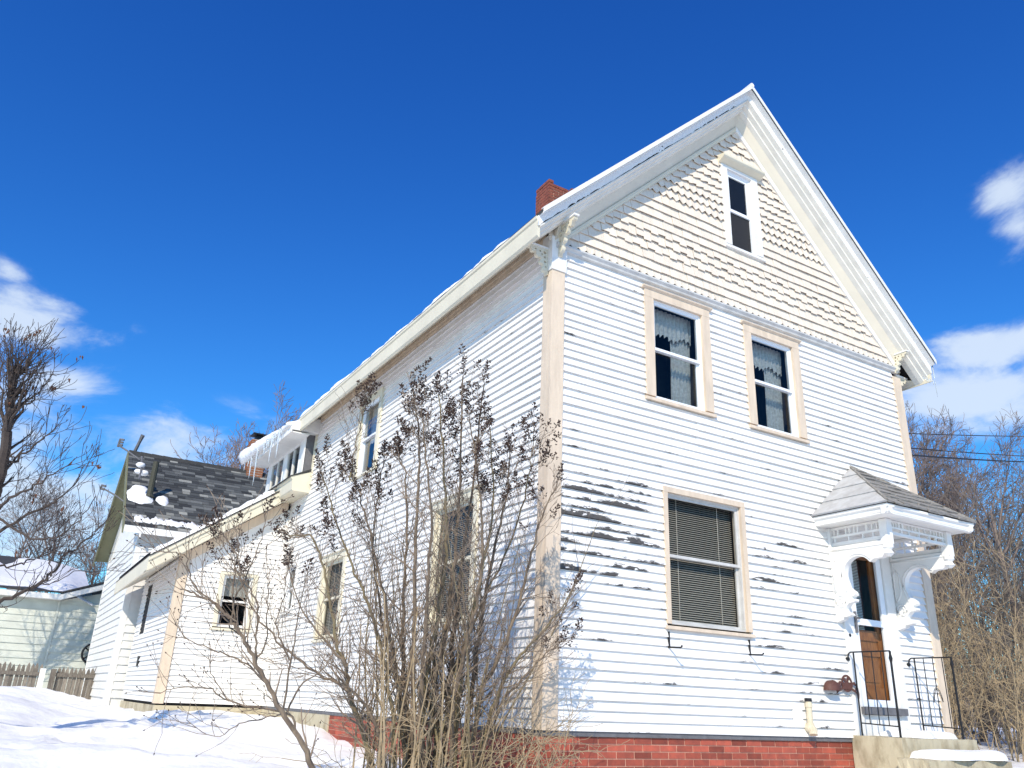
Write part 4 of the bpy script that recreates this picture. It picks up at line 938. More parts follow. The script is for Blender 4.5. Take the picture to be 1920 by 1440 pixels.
    for a, b in (((221, 838), (226, 823)), ((222, 834), (230, 835)), ((223, 829), (231, 830)), ((225, 824), (233, 825))): mb.tube([at(*a, 20.6), at(*b, 20.6)], .03, 5)
    adda(mb, 'boom', M['grey'])
    mb = MB(); mb.tube([at(232, 940, 21.2), at(217, 929, 21.2), at(192, 915, 21.2)], .022, 5)
    for a, b in (((188, 916), (192, 909)), ((188, 916), (196, 918)), ((191, 910), (199, 912))): mb.tube([at(*a, 21.2), at(*b, 21.2)], .03, 5)
    adda(mb, 'boom', M['grey'])
    mb = MB(); mb.tube([at(266, 856, 20.4), at(265, 880, 20.0), at(261, 898, 19.6)], .025, 5); mb.tube([at(268, 878, 20.0), at(292, 896, 20.2)], .02, 5); adda(mb, 'bracket', M['grey'])
    mb = MB()
    for (a, b, r) in ((264, 872, .10), (260, 884, .09), (270, 887, .11)):
        c = at(a, b, 20.05); n = len(mb.v)
        for i in range(5):
            th = math.pi * i / 4
            for j in range(8): ph = 2 * math.pi * j / 8; mb.v.append((c.x + r * math.sin(th) * math.cos(ph) * 1.2, c.y + r * math.sin(th) * math.sin(ph), c.z + r * .7 * math.cos(th)))
        for i in range(4):
            for j in range(8): mb.f.append((n + i * 8 + j, n + i * 8 + (j + 1) % 8, n + (i + 1) * 8 + (j + 1) % 8, n + (i + 1) * 8 + j))
    tag(mb.build('roof_snow', M['snow'], None, True), 'clumps of snow caught on the aerial bracket', 'snow', kind='stuff')
barn()
def garage():
    gx0, gx1, gy = -14, -2.05, 22.0; g = empty('green_garage', (-5, gy, 0)); tag(g, 'low pale green garage with snow covered roof behind the picket fence', 'garage'); inv = Matrix.Translation((5, -gy, 0))
    def add(mb, n, m): o = mb.build(n, m); o.parent = g; o.matrix_parent_inverse = inv; return o
    zt = lambda px, py: (CAM + ray(px, py) * ((gy - CAM.y) / ray(px, py).y))
    xm = zt(112, 1126).x; ze = zt(112, 1126).z; xr = zt(208, 1103).x; zr_ = zt(208, 1103).z
    GF = Fr((0, gy, 0), (1, 0, 0), (0, -1, 0))
    mb = MB(); mb.poly([(gx0, gy, -1), (xr + .8, gy, -1), (xr + .8, gy, zr_ + .1), (xm, gy, ze), (gx0, gy, ze)]); mb.poly([(gx0, gy, -1), (gx0, gy, ze), (gx0, gy + 7, ze), (gx0, gy + 7, -1)]); mb.poly([(xr + .8, gy, -1), (xr + .8, gy + 7, -1), (xr + .8, gy + 7, zr_), (xr + .8, gy, zr_)]); add(mb, 'wall', M['mint'])
    cl = clapboards(GF, gx0, xr + .8, -.1, ze, [(xm - .04, xm + .04, -1, 9)], None, 0, join=True, seed=31, m=M['mint'], expo=.20); cl.parent = g; cl.matrix_parent_inverse = inv
    mb = MB(); mb.box((xm - .035, gy - .03, -.5), (xm + .035, gy, ze)); add(mb, 'corner_bead', M['mint'])
    mb = MB(); mb.extr([(0, 0), (.35, 0), (.35, .16), (0, .18)], (gx0, gy, ze), (xm, gy, ze), (0, -1, 0), (0, 0, 1)); mb.extr([(0, 0), (.35, 0), (.35, .16), (0, .18)], (xm, gy, ze), (xr + .8, gy, zr_ + .8 * (zr_ - ze) / (xr - xm)), (0, -1, 0), (0, 0, 1)); add(mb, 'eave_box', M['white'])
    mb = MB(); mb.extr([(.38, .18), (.38, .22), (-7, 2.0), (-7, 1.9)], (gx0, gy, ze), (xm, gy, ze), (0, -1, 0), (0, 0, 1)); mb.extr([(.38, .18), (.38, .24), (-7, .26), (-7, .2)], (xm, gy, ze), (xr + 1.6, gy, zr_ + 1.6 * (zr_ - ze) / (xr - xm)), (0, -1, 0), (0, 0, 1)); add(mb, 'roof_deck', M['asphd'])
    mb = MB(); nx, ny = 40, 10
    for j in range(ny + 1):
        for i in range(nx + 1):
            x = gx0 + (xm + .9 - gx0) * i / nx; t = j / ny; y = gy - .32 + 7 * t; ed = min(1, t * 8)
            drop = max(0, (x - xm + .2) / 1.1) ** 2 * .25
            mb.v.append((x, y + .08 * math.sin(i * 1.3), ze + .20 + t * 1.55 + .18 * ed + .05 * math.sin(i * .9 + 2 * t) - drop))
    for j in range(ny):
        for i in range(nx): q = j * (nx + 1) + i; mb.f.append((q, q + 1, q + nx + 2, q + nx + 1))
    tag(mb.build('roof_snow', M['snow'], None, True), 'thick snow blanket on the roof of the pale green garage', 'snow', kind='stuff')
    # hose reel on the wall
    c = zt(172, 1226); c.y = gy - .16
    h = empty('hose_reel', tuple(c)); tag(h, 'black spoked hose reel on the pale green garage wall beside the white ell', 'hose reel')
    mb = MB(); mb.tube([(.28 * math.cos(a), 0, .28 * math.sin(a)) for a in [2 * math.pi * i / 18 for i in range(19)]], .035, 6); mb.build('rim', M['iron'], h)
    mb = MB()
    for k in range(5): a = k * 1.2566; mb.tube([(0, 0, 0), (.28 * math.cos(a), 0, .28 * math.sin(a))], .02, 4)
    mb.tube([(0, -.05, 0), (0, .16, 0)], .06, 8); mb.build('spokes', M['iron'], h)
    mb = MB(); mb.box((-.08, -.05, .24), (.10, .12, .40)); mb.build('mount', M['iron'], h)
garage()
def fence():
    f = empty('picket_fence', (-4, 17.0, 0)); tag(f, 'weathered grey picket fence with pointed tops half buried in snow', 'fence'); inv = Matrix.Translation((4, -17, 0))
    def add(mb, n, m=M['fence']): o = mb.build(n, m); o.parent = f; o.matrix_parent_inverse = inv; return o
    rg = random.Random(6); y = 17.0; P = lambda px, py: CAM + ray(px, py) * ((y - CAM.y) / ray(px, py).y)
    x0 = P(-60, 1250).x; xg0 = P(84, 1250).x; xg1 = P(101, 1250).x; x1 = P(184, 1250).x; zt = P(40, 1243).z
    x = x0; 
    while x < x1:
        if not (xg0 - .06 < x < xg1 + .02):
            yy = y + rg.uniform(-.015, .015); z = zt + rg.uniform(-.03, .03) - (.02 if x > xg1 else 0); wd = .084; tl = rg.uniform(-.012, .012)
            mb = MB(); prof = [(0, -.6), (wd, -.6), (wd + tl, z - .13), (wd * .85 + tl, z - .06), (wd * .5 + tl, z), (wd * .15 + tl, z - .06), (tl, z - .13)]
            mb.extr(prof, (x, yy - .012, 0), (x, yy + .012, 0), (1, 0, 0), (0, 0, 1)); add(mb, 'picket')
        x += .098 if x < xg0 else .092
    for a, b in ((x0, xg0), (xg1, x1)):
        for dz in (-.27, -.95):
            mb = MB(); mb.box((a, y - .06, zt + dz), (b, y - .015, zt + dz + .085)); add(mb, 'rail')
    for xx, m in ((xg0 - .02, M['white']), (xg1 + .02, M['fence'])):
        mb = MB(); mb.box((xx - .06, y - .09, -.6), (xx + .06, y + .03, zt - .1)); add(mb, 'post', m)
fence()
def shed():
    s = empty('yellow_shed', (17, 12, 0)); tag(s, 'small pale yellow shed seen through the brush beyond the stoop', 'shed')
    mb = MB(); mb.box((-3, -2, -.6), (3, 2, 1.25)); mb.build('wall', M['yellow'], s); mb = MB(); mb.extr([(-2.3, 1.2), (2.3, 1.2), (0, 2.6)], (-3.2, 0, 0), (3.2, 0, 0), (0, 1, 0), (0, 0, 1)); mb.build('roof', M['asphd'], s)
    mb = MB(); mb.box((-3.03, -.5, -.6), (-3.0, .5, 1.0)); mb.build('door', M['grey'], s)
shed()

# ================================================================== snow and ice on the house
def roof_edge_snow():
    rg = random.Random(12); mb = MB(); y = .5; pts = []
    while y < 8.2:
        L_ = rg.uniform(.10, .3); h = rg.uniform(.015, .06) if y < 5.4 else rg.uniform(.03, .09); pts.append((y, y + L_, h)); y += L_ + (rg.uniform(0, .05))
    for (a, b, h) in pts:
        n = len(mb.v); e = rg.uniform(-.015, .04)
        for yy, f in ((a, .3), ((a + b) / 2, 1), (b, .45)):
            for (dx, hh) in ((e, .0), (e + .01, h * f * .8), (e + .06, h * f), (e + .6, h * f), (e + .65, 0)): mb.v.append((EX + dx, yy, rz(EX + dx) + .006 + hh))
        for i in range(2):
            for j in range(4): q = n + i * 5 + j; mb.f.append((q, q + 5, q + 6, q + 1))
        mb.f.append((n, n + 1, n + 2, n + 3, n + 4)); mb.f.append((n + 10, n + 14, n + 13, n + 12, n + 11))
    tag(mb.build('roof_snow', M['snow'], None, False), 'broken crust of snow along the eave of the tall white house', 'snow', kind='stuff')
roof_edge_snow()
def dormer_snow():
    rg = random.Random(14); mb = MB(); x0 = -.21; ya, yb = DEP - .15, 11.05; nx, ny = 30, 12
    for i in range(nx + 1):
        t = i / nx; y = ya + (yb - ya) * t; th = .07 + .17 * min(1, max(0, (t - .12) / .4)) + .03 * math.sin(i * 1.7)
        ov = .03 + .20 * max(0, (t - .35) / .65) + .02 * math.sin(i * 2.3)
        prof = [(.37, -.02), (.38 + ov * .6, -.02 - ov * .55), (.40 + ov, .03), (.38 + ov * .9, th * .6), (.30 + ov * .4, th * .95), (.1, th * 1.05 + .09), (-.6, th + .33), (-1.6, th + .66)]
        for (a, h) in prof: mb.v.append((x0 - a, y, 4.955 + h))
    k = 8
    for i in range(nx):
        for j in range(k - 1): q = i * k + j; mb.f.append((q, q + k, q + k + 1, q + 1))
    mb.f.append(tuple(range(k))); mb.f.append(tuple(range(nx * k, nx * k + k))[::-1])
    tag(mb.build('roof_snow', M['snow'], None, True), 'thick overhanging snow on the dormer roof', 'snow', kind='stuff')
    for i in range(16):
        t = rg.uniform(.10, .72) if i < 13 else rg.uniform(.75, .98); y = ya + (yb - ya) * t; L_ = rg.choice((.08, .14, .2, .25, .4, .55)) if i != 4 else .8
        x = x0 - .40 - .06 * t - rg.uniform(0, .03); z = 4.93
        mb = MB(); n = 6; mb.tube([(x + rg.uniform(-.006, .006), y + rg.uniform(-.006, .006), z + .06 - (L_ + .06) * s / n) for s in range(n + 1)], [.022 * (1 - s / n) ** .7 + .002 for s in range(n + 1)], 6)
        tag(mb.build('icicle', M['ice'], None, True), 'icicle hanging from the snowy dormer eave', 'icicle', 'icicles on the dormer eave')
    mb = MB()
    for i in range(7):
        x = W_ + .16 + i * .045; L_ = rg.uniform(.03, .08) if i < 6 else .26
        mb = MB(); mb.tube([(x, -.33, 4.865 + (.28 if i == 6 else 0)), (x, -.33, 4.865 - L_)], [.010, .002], 5); tag(mb.build('icicle', M['ice'], None, True), 'small icicle on the rotted eave corner of the gable', 'icicle', 'icicles on the gable eave corner')
dormer_snow()
def leanto_snow():
    mb = MB(); rg = random.Random(15); zl = lambda xx: 2.40 + .715 * (xx + 2.45); nx = 24
    for i in range(nx + 1):
        t = i / nx; x = -2.42 + 2.0 * t; h = .035 + .05 * abs(math.sin(i * .9)) + .05 * max(0, t - .6)
        for (dy, hh) in ((-.02, 0), (.0, h), (.3, h * 1.2 + .02), (4.4, h + .03), (4.45, 0)): mb.v.append((x, WY - .30 + .12 + dy + rg.uniform(-.01, .02), zl(x) + .004 + hh))
    for i in range(nx):
        for j in range(4): q = i * 5 + j; mb.f.append((q, q + 5, q + 6, q + 1))
    tag(mb.build('roof_snow', M['snow'], None, True), 'snow lying on the lean-to roof', 'snow', kind='stuff')
leanto_snow()

# ================================================================== wires
def wire(pts, r, label):
    mb = MB(); mb.tube(pts, r, 5); tag(mb.build('power_line', M['wire']), label, 'wire')
def sagline(p, q, sag, n=14): p, q = Vector(p), Vector(q); return [p.lerp(q, i / n) - Vector((0, 0, sag * 4 * (i / n) * (1 - i / n))) for i in range(n + 1)]
wire(sagline(at(1560, 806, 24), at(2100, 817, 30), .1), .016, 'thin highest overhead wire beyond the gable end of the house')
wire(sagline(at(1560, 826, 22), at(2100, 862, 27), .1), .016, 'overhead wire just above the looped service cable')
wire([(W_ + .03, .06, 3.55), (W_ + .06, .03, 3.60), (W_ + .10, .02, 3.72), (W_ + .17, .03, 3.76)] + sagline((W_ + .17, .03, 3.76), at(2100, 862, 26), .1)[1:], .013, 'looped service cable running from the corner of the house')

# ================================================================== vegetation
def grow(mb, p, d, L_, r, lev, rg, P, tips):
    n = max(2, int(P['seg'][lev])); pts = [Vector(p)]; d = Vector(d).normalized(); rad = [r]
    cr = P['crook'][lev]; up = P['up'][lev]
    for i in range(n):
        d = (d + Vector((rg.gauss(0, cr), rg.gauss(0, cr), rg.gauss(0, cr) + up))).normalized()
        pts.append(pts[-1] + d * (L_ / n)); rad.append(max(r * (1 - (i + 1) / n * P['taper'][lev]), P['rmin']))
    mb[min(lev, len(mb) - 1)].tube(pts, rad, P['sides'][lev])
    if lev + 1 >= P['levels']:
        tips.append((pts[-1], d)); return
    k = P['kids'][lev]; k = rg.randint(k[0], k[1])
    for j in range(k):
        t = rg.uniform(P['start'][lev], 1.0) if j else 1.0
        f = t * n; i = min(int(f), n - 1); q = pts[i].lerp(pts[i + 1], f - i); rr = rad[i] + (rad[i + 1] - rad[i]) * (f - i)
        dd = (pts[i + 1] - pts[i]).normalized(); ax = dd.orthogonal().normalized(); ax.rotate(Matrix.Rotation(rg.uniform(0, 6.283), 3, dd))
        ang = math.radians(rg.uniform(*P['ang'][lev])) * (1 if j else .4)
        nd = dd * math.cos(ang) + ax * math.sin(ang)
        grow(mb, q, nd, L_ * rg.uniform(*P['len'][lev]) * (1.15 - .45 * t), max(rr * rg.uniform(.5, .75), P['rmin']), lev + 1, rg, P, tips)
def octa(mb, c, r, l, d):
    d = Vector(d).normalized(); e1 = d.orthogonal().normalized(); e2 = d.cross(e1); n = len(mb.v); c = Vector(c)
    for q in (c - d * l * .4, c + e1 * r, c + e2 * r, c - e1 * r, c - e2 * r, c + d * l): mb.v.append(tuple(q))
    for a, b in ((1, 2), (2, 3), (3, 4), (4, 1)): mb.f.append((n, n + b, n + a)); mb.f.append((n + 5, n + a, n + b))
def panicle(mb, tw, p, d, L_, rg, dens=1.0):
    d = (Vector(d).normalized() + Vector((0, 0, .5))).normalized(); e = Vector(p) + d * L_; tw.tube([p, e], [.003, .0015], 3)
    n = int(46 * dens * L_ / .16)
    for i in range(n):
        t = rg.uniform(.05, 1); w = .045 * (1.1 - t) + .008; ax = d.orthogonal().normalized(); ax.rotate(Matrix.Rotation(rg.uniform(0, 6.283), 3, d))
        octa(mb, Vector(p) + d * L_ * t + ax * w * rg.uniform(.2, 1), rg.uniform(.0045, .009), rg.uniform(.011, .021), ax + d * rg.uniform(.2, 1.2))
def path(pts, n, rg, jit):
    """smooth curve through control points with jitter"""
    P = [Vector(p) for p in pts]; out = []
    P = [P[0] * 2 - P[1]] + P + [P[-1] * 2 - P[-2]]
    for s in range(1, len(P) - 2):
        for i in range(n):
            t = i / n; a, b, c, d = P[s - 1:s + 3]
            out.append(.5 * ((2 * b) + (c - a) * t + (2 * a - 5 * b + 4 * c - d) * t * t + (3 * b - a - 3 * c + d) * t ** 3))
    out.append(P[-2]); return [out[0]] + [q + Vector((rg.gauss(0, jit), rg.gauss(0, jit), rg.gauss(0, jit))) for q in out[1:-1]] + [out[-1]]

def lilac():
    rg = random.Random(21); root = empty('lilac_shrub', tuple(at(800, 1490, 7.0))); tag(root, 'tall leafless lilac shrub with dark dry seed heads at the house corner', 'shrub')
    stems, stems2, twigs, seeds = MB(), MB(), MB(), MB()
    D = 6.55
    # (control pixels, depth at base, depth at tip, base radius)
    S = [([(703, 1455), (677, 1361), (654, 1302), (648, 1244), (630, 1203), (610, 1084), (585, 1010), (545, 1005)], 6.2, 6.5, .030),
         ([(648, 1244), (600, 1190), (560, 1130), (540, 1060)], 6.25, 6.4, .014),
         ([(770, 1470), (765, 1330), (740, 1250), (720, 1120), (690, 980), (655, 880)], 6.5, 6.7, .028),
         ([(655, 900), (668, 830), (684, 765)], 6.65, 6.7, .008),
         ([(765, 1465), (757, 1290), (755, 1150), (762, 1030), (760, 900), (748, 850)], 6.7, 6.9, .026),
         ([(775, 1465), (772, 1280), (778, 1130), (782, 960), (786, 830), (775, 735)], 6.4, 6.5, .030),
         ([(785, 1465), (800, 1270), (822, 1150), (836, 1020), (832, 880), (822, 740)], 6.5, 6.6, .034),
         ([(800, 1465), (812, 1300), (838, 1170), (852, 1050), (862, 900), (868, 705)], 6.6, 6.6, .036),
         ([(830, 1465), (842, 1290), (852, 1180), (866, 1060), (884, 930), (908, 720)], 6.7, 6.9, .036),
         ([(850, 1465), (862, 1280), (880, 1180), (905, 1060), (925, 950), (918, 800)], 6.6, 6.8, .032),
         ([(860, 1465), (885, 1290), (900, 1180), (925, 1040), (950, 930), (958, 830)], 6.8, 7.0, .030),
         ([(870, 1465), (905, 1300), (950, 1200), (985, 1090), (1010, 985), (1045, 905)], 6.6, 6.7, .028),
         ([(880, 1465), (930, 1310), (975, 1230), (1030, 1170), (1075, 1105)], 6.5, 6.55, .024),
         ([(880, 1465), (935, 1330), (1000, 1250), (1050, 1205)], 6.4, 6.5, .020),
         ([(790, 1465), (790, 1300), (800, 1150), (808, 1000), (800, 860), (790, 770)], 6.3, 6.3, .026),
         ([(740, 1465), (735, 1330), (715, 1220), (690, 1130), (660, 1060), (625, 960), (600, 880)], 6.4, 6.5, .024),
         ([(760, 1465), (750, 1320), (720, 1180), (700, 1060), (705, 950), (720, 860)], 6.9, 7.1, .022),
         ([(845, 1465), (850, 1320), (870, 1230), (895, 1120), (905, 1010), (895, 880), (880, 790)], 6.4, 6.4, .026),
         ([(810, 1465), (825, 1330), (855, 1250), (905, 1130), (960, 1010), (990, 900), (1000, 830)], 6.9, 7.2, .022),
         ([(725, 1460), (700, 1350), (650, 1290), (590, 1260), (520, 1200), (470, 1130), (440, 1060), (412, 1010)], 6.1, 6.3, .018)]
    PT = dict(levels=3, seg=[4, 4, 3], crook=[.12, .13, .15], up=[.06, .07, .08], taper=[.6, .6, .6], rmin=.0019, sides=[4, 3, 3], kids=[(2, 4), (1, 3), (0, 0)], start=[.3, .3, .3], ang=[(20, 50), (20, 55), (20, 50)], len=[(.5, .8), (.45, .8), (.4, .7)])
    for si, (px, d0, d1, r) in enumerate(S):
        L_ = len(px); cp = [at(a, b, min(d0 + (d1 - d0) * i / (L_ - 1) + .45, 6.95 if a > 985 else 9)) for i, (a, b) in enumerate(px)]
        pts = path(cp, 6, rg, .007); n = len(pts); rad = [max(r * .85 * (1 - .82 * i / (n - 1)), .004) for i in range(n)]
        (stems if si % 3 else stems2).tube(pts, rad, 7)
        tips = []
        for i in range(3, n):
            t = i / (n - 1)
            for k in range(rg.choice((1, 1, 2, 2)) if t < .75 else 2):
                dd = (pts[min(i + 1, n - 1)] - pts[i - 1]).normalized(); ax = dd.orthogonal().normalized(); ax.rotate(Matrix.Rotation(rg.uniform(0, 6.283), 3, dd)); a = math.radians(rg.uniform(22, 60))
                grow([twigs], pts[i], dd * math.cos(a) + ax * math.sin(a) + Vector((0, 0, .1)), rg.uniform(.18, .42) * (1.15 - .5 * t) * (1 if t < .75 else .62), max(rad[i] * .40, .0026), 0, rg, PT, tips if t > .72 else [])
        rg.shuffle(tips)
        for (p, d) in tips[:(0 if si == 1 else 7 if 11 <= si <= 13 else 24)]:
            if rg.random() < .68: panicle(seeds, twigs, p, d, rg.uniform(.07, .17), rg, rg.uniform(.5, 1.1))
        panicle(seeds, twigs, pts[-1], pts[-1] - pts[-2], .18, rg, 1.0)
    # suckers from the base
    for i in range(36):
        b = at(rg.gauss(800, 70), 1485, rg.uniform(6.5, 7.3)); d = Vector((rg.gauss(0, .16), rg.gauss(0, .16), 1))
        grow([stems2, twigs], b, d, rg.uniform(1.0, 2.7), rg.uniform(.006, .012), 0, rg, dict(levels=3, seg=[8, 4, 3], crook=[.06, .14, .15], up=[.04, .05, .05], taper=[.7, .6, .5], rmin=.0019, sides=[5, 3, 3], kids=[(4, 9), (1, 3), (0, 0)], start=[.25, .3, .3], ang=[(20, 55), (20, 55), (20, 50)], len=[(.16, .36), (.45, .8), (.4, .7)]), [])
    stems.build('stems', M['bark'], None).parent = root; stems2.build('mossy_stems', M['barkg'], None).parent = root
    twigs.build('twigs', M['twig'], None).parent = root; tag(seeds.build('seed_heads', M['seed'], None), kind='stuff').parent = root
    for c in root.children: c.matrix_parent_inverse = Matrix.Translation(-root.location)
lilac()
def tangle():
    rg = random.Random(33); root = empty('dead_brush', tuple(at(900, 1480, 6.9))); tag(root, 'tangle of tan dead stems and brambles around the foot of the lilac', 'brush'); mb, tw = MB(), MB()
    for i in range(115):
        px = rg.uniform(650, 1030); b = at(px, 1490, rg.uniform(6.2, 7.1))
        d = Vector((rg.gauss(0, .4), rg.gauss(0, .4), 1)); L_ = rg.uniform(.3, .95)
        if px > 900: d += Vector((.25, -.15, -.2)); L_ *= .8
        grow([mb, tw], b, d, L_, rg.uniform(.0035, .007), 0, rg, dict(levels=3, seg=[8, 5, 3], crook=[.16, .22, .2], up=[-.03, -.02, 0], taper=[.5, .5, .5], rmin=.0022, sides=[4, 3, 3], kids=[(2, 5), (1, 3), (0, 0)], start=[.2, .2, .2], ang=[(25, 80), (25, 80), (20, 60)], len=[(.3, .7), (.4, .8), (.4, .7)]), [])
    for i in range(22):
        b = at(rg.uniform(650, 900), 1480, rg.uniform(6.2, 7.0)); grow([mb, tw], b, (rg.gauss(0, .08), rg.gauss(0, .08), 1), rg.uniform(.7, 1.5), .009, 0, rg, dict(levels=2, seg=[8, 4], crook=[.05, .15], up=[.03, .03], taper=[.5, .5], rmin=.0025, sides=[5, 3], kids=[(3, 6), (0, 0)], start=[.3, .2], ang=[(20, 50), (20, 50)], len=[(.2, .4), (.4, .7)]), [])
    mb.build('stems', M['straw'], None).parent = root; tw.build('brambles', M['straw'], None).parent = root
    for c in root.children: c.matrix_parent_inverse = Matrix.Translation(-root.location)
tangle()
def sapling():
    rg = random.Random(41); base = at(596, 1475, 5.4); root = empty('sapling', tuple(base)); tag(root, 'leaning bare sapling with forked branches in front of the lean-to window', 'sapling'); st, tw, sd = MB(), MB(), MB()
    B = [([(596, 1475), (575, 1410), (535, 1345), (505, 1290), (478, 1240), (455, 1195), (430, 1160), (405, 1135), (370, 1115), (338, 1105)], .021),
         ([(480, 1243), (481, 1180), (482, 1130), (460, 1090), (443, 1040), (420, 1005), (410, 985)], .008),
         ([(440, 1175), (437, 1120), (440, 1080), (447, 1030), (447, 985)], .007), ([(430, 1160), (400, 1130), (370, 1105), (352, 1070), (345, 1040), (300, 1035), (285, 1020)], .007),
         ([(448, 1190), (410, 1150), (375, 1112)], .006), ([(441, 1120), (470, 1060), (490, 1010), (500, 960)], .006),
         ([(505, 1290), (470, 1250), (430, 1230), (390, 1215), (345, 1195), (325, 1160)], .008), ([(478, 1240), (500, 1200), (500, 1140), (505, 1090)], .007),
         ([(560, 1385), (540, 1340), (470, 1325), (420, 1310), (390, 1290), (330, 1290), (300, 1300)], .009), ([(430, 1315), (400, 1270), (390, 1230)], .005), ([(540, 1340), (500, 1345), (450, 1358), (400, 1380), (350, 1350)], .006),
         ([(530, 1335), (545, 1240), (560, 1150), (575, 1080)], .008), ([(545, 1240), (520, 1180), (530, 1120), (540, 1060)], .006), ([(535, 1345), (560, 1290), (610, 1250), (640, 1200)], .008)]
    PT = dict(levels=2, seg=[4, 3], crook=[.12, .15], up=[.05, .06], taper=[.6, .5], rmin=.0017, sides=[4, 3], kids=[(1, 3), (0, 0)], start=[.3, .3], ang=[(20, 55), (20, 50)], len=[(.4, .8), (.4, .7)])
    for k, (px, r) in enumerate(B):
        cp = [at(a, b, 5.4 + .02 * k + .10 * math.sin(k * 2.1) * (i / len(px))) for i, (a, b) in enumerate(px)]; pts = path(cp, 5, rg, .005); n = len(pts); rad = [max(r * (1 - .75 * i / (n - 1)), .0025) for i in range(n)]
        st.tube(pts, rad, 6); tips = []
        for i in range(4, n):
            if rg.random() < .62:
                dd = (pts[min(i + 1, n - 1)] - pts[i - 1]).normalized(); ax = dd.orthogonal().normalized(); ax.rotate(Matrix.Rotation(rg.uniform(0, 6.283), 3, dd)); a = math.radians(rg.uniform(25, 60))
                grow([tw], pts[i], dd * math.cos(a) + ax * math.sin(a) + Vector((0, 0, .25)), rg.uniform(.10, .32), max(rad[i] * .45, .0025), 0, rg, PT, tips)
        for (p, d) in tips: octa(sd, p, .006, .014, d)
        if k in (1, 5, 12, 11): panicle(sd, tw, pts[-1], pts[-1] - pts[-2], .13, rg, .8)
    st.build('stems', M['bark'], None).parent = root; tw.build('twigs', M['twig'], None).parent = root; tag(sd.build('buds', M['seed'], None), kind='stuff').parent = root
    for c in root.children: c.matrix_parent_inverse = Matrix.Translation(-root.location)
sapling()
def apple():
    rg = random.Random(51); dep = 9.0; base = at(-70, 1330, dep); root = empty('apple_tree', tuple(base)); tag(root, 'bare dark fruit tree with upright shoots and a few dead leaves beside the snow bank', 'tree'); st, tw, lf = MB(), MB(), MB()
    B = [([(-70, 1345), (-45, 1120), (-25, 980), (0, 885), (14, 800), (21, 755), (24, 712), (32, 700), (46, 692)], .085, 0), ([(-55, 1160), (0, 1128), (48, 1108), (95, 1080), (125, 1040), (165, 1010), (190, 985)], .026, .5),
         ([(-30, 1010), (20, 985), (70, 955), (120, 930), (160, 870)], .022, .3), ([(-20, 960), (30, 930), (75, 905), (140, 860)], .02, -.3), ([(0, 885), (30, 860), (70, 830), (105, 800)], .02, .1),
         ([(14, 800), (40, 770), (75, 735), (100, 700)], .016, .2), ([(10, 830), (35, 760), (50, 700), (55, 655)], .018, -.2), ([(20, 760), (15, 700), (25, 650)], .015, .3), ([(-10, 930), (10, 820), (0, 720), (5, 660)], .02, .4),
         ([(-20, 960), (40, 1000), (90, 1010), (140, 985), (180, 930)], .016, -.4), ([(95, 1080), (94, 1040), (95, 1010)], .008, .5), ([(60, 1100), (100, 1090), (150, 1070)], .008, .5), ([(-40, 1060), (20, 1060), (60, 1050), (110, 1020)], .015, .6)]
    PT = dict(levels=3, seg=[5, 4, 3], crook=[.10, .12, .15], up=[.10, .10, .1], taper=[.7, .6, .5], rmin=.0030, sides=[4, 3, 3], kids=[(2, 4), (1, 3), (0, 0)], start=[.2, .2, .2], ang=[(18, 45), (20, 50), (20, 50)], len=[(.4, .8), (.4, .8), (.4, .7)])
    tips = []
    for k, (px, r, dd_) in enumerate(B):
        n0 = len(px); cp = [at(a, b, dep + dd_ * i / (n0 - 1)) for i, (a, b) in enumerate(px)]; pts = path(cp, 5, rg, .014); n = len(pts); rad = [max(r * (1 - .8 * i / (n - 1)), .005) for i in range(n)]
        st.tube(pts, rad, 7)
        for i in range(4, n):
            for _ in range(rg.choice((0, 1, 1)) if k else (1 if i < n * .5 else 3)):
                dd = (pts[min(i + 1, n - 1)] - pts[i - 1]).normalized(); ax = dd.orthogonal().normalized(); ax.rotate(Matrix.Rotation(rg.uniform(0, 6.283), 3, dd)); a = math.radians(rg.uniform(25, 60))
                grow([tw], pts[i], dd * math.cos(a) + ax * math.sin(a) + Vector((0, 0, .25)), rg.uniform(.15, .46), max(rad[i] * .34, .004), 0, rg, PT, tips)
    rg.shuffle(tips)
    for (p, d) in tips[:40]:
        for _ in range(rg.choice((1, 1, 1, 3))): octa(lf, p + Vector((rg.gauss(0, .02), rg.gauss(0, .02), rg.gauss(0, .02))), rg.uniform(.010, .022), rg.uniform(.03, .05), Vector((rg.gauss(0, .3), rg.gauss(0, .3), -1)))
    st.build('trunk', M['treebark'], None).parent = root; tw.build('crown', M['treebark'], None).parent = root; lf.build('dead_leaves', M['deadleaf'], None).parent = root
    for c in root.children: c.matrix_parent_inverse = Matrix.Translation(-root.location)
apple()
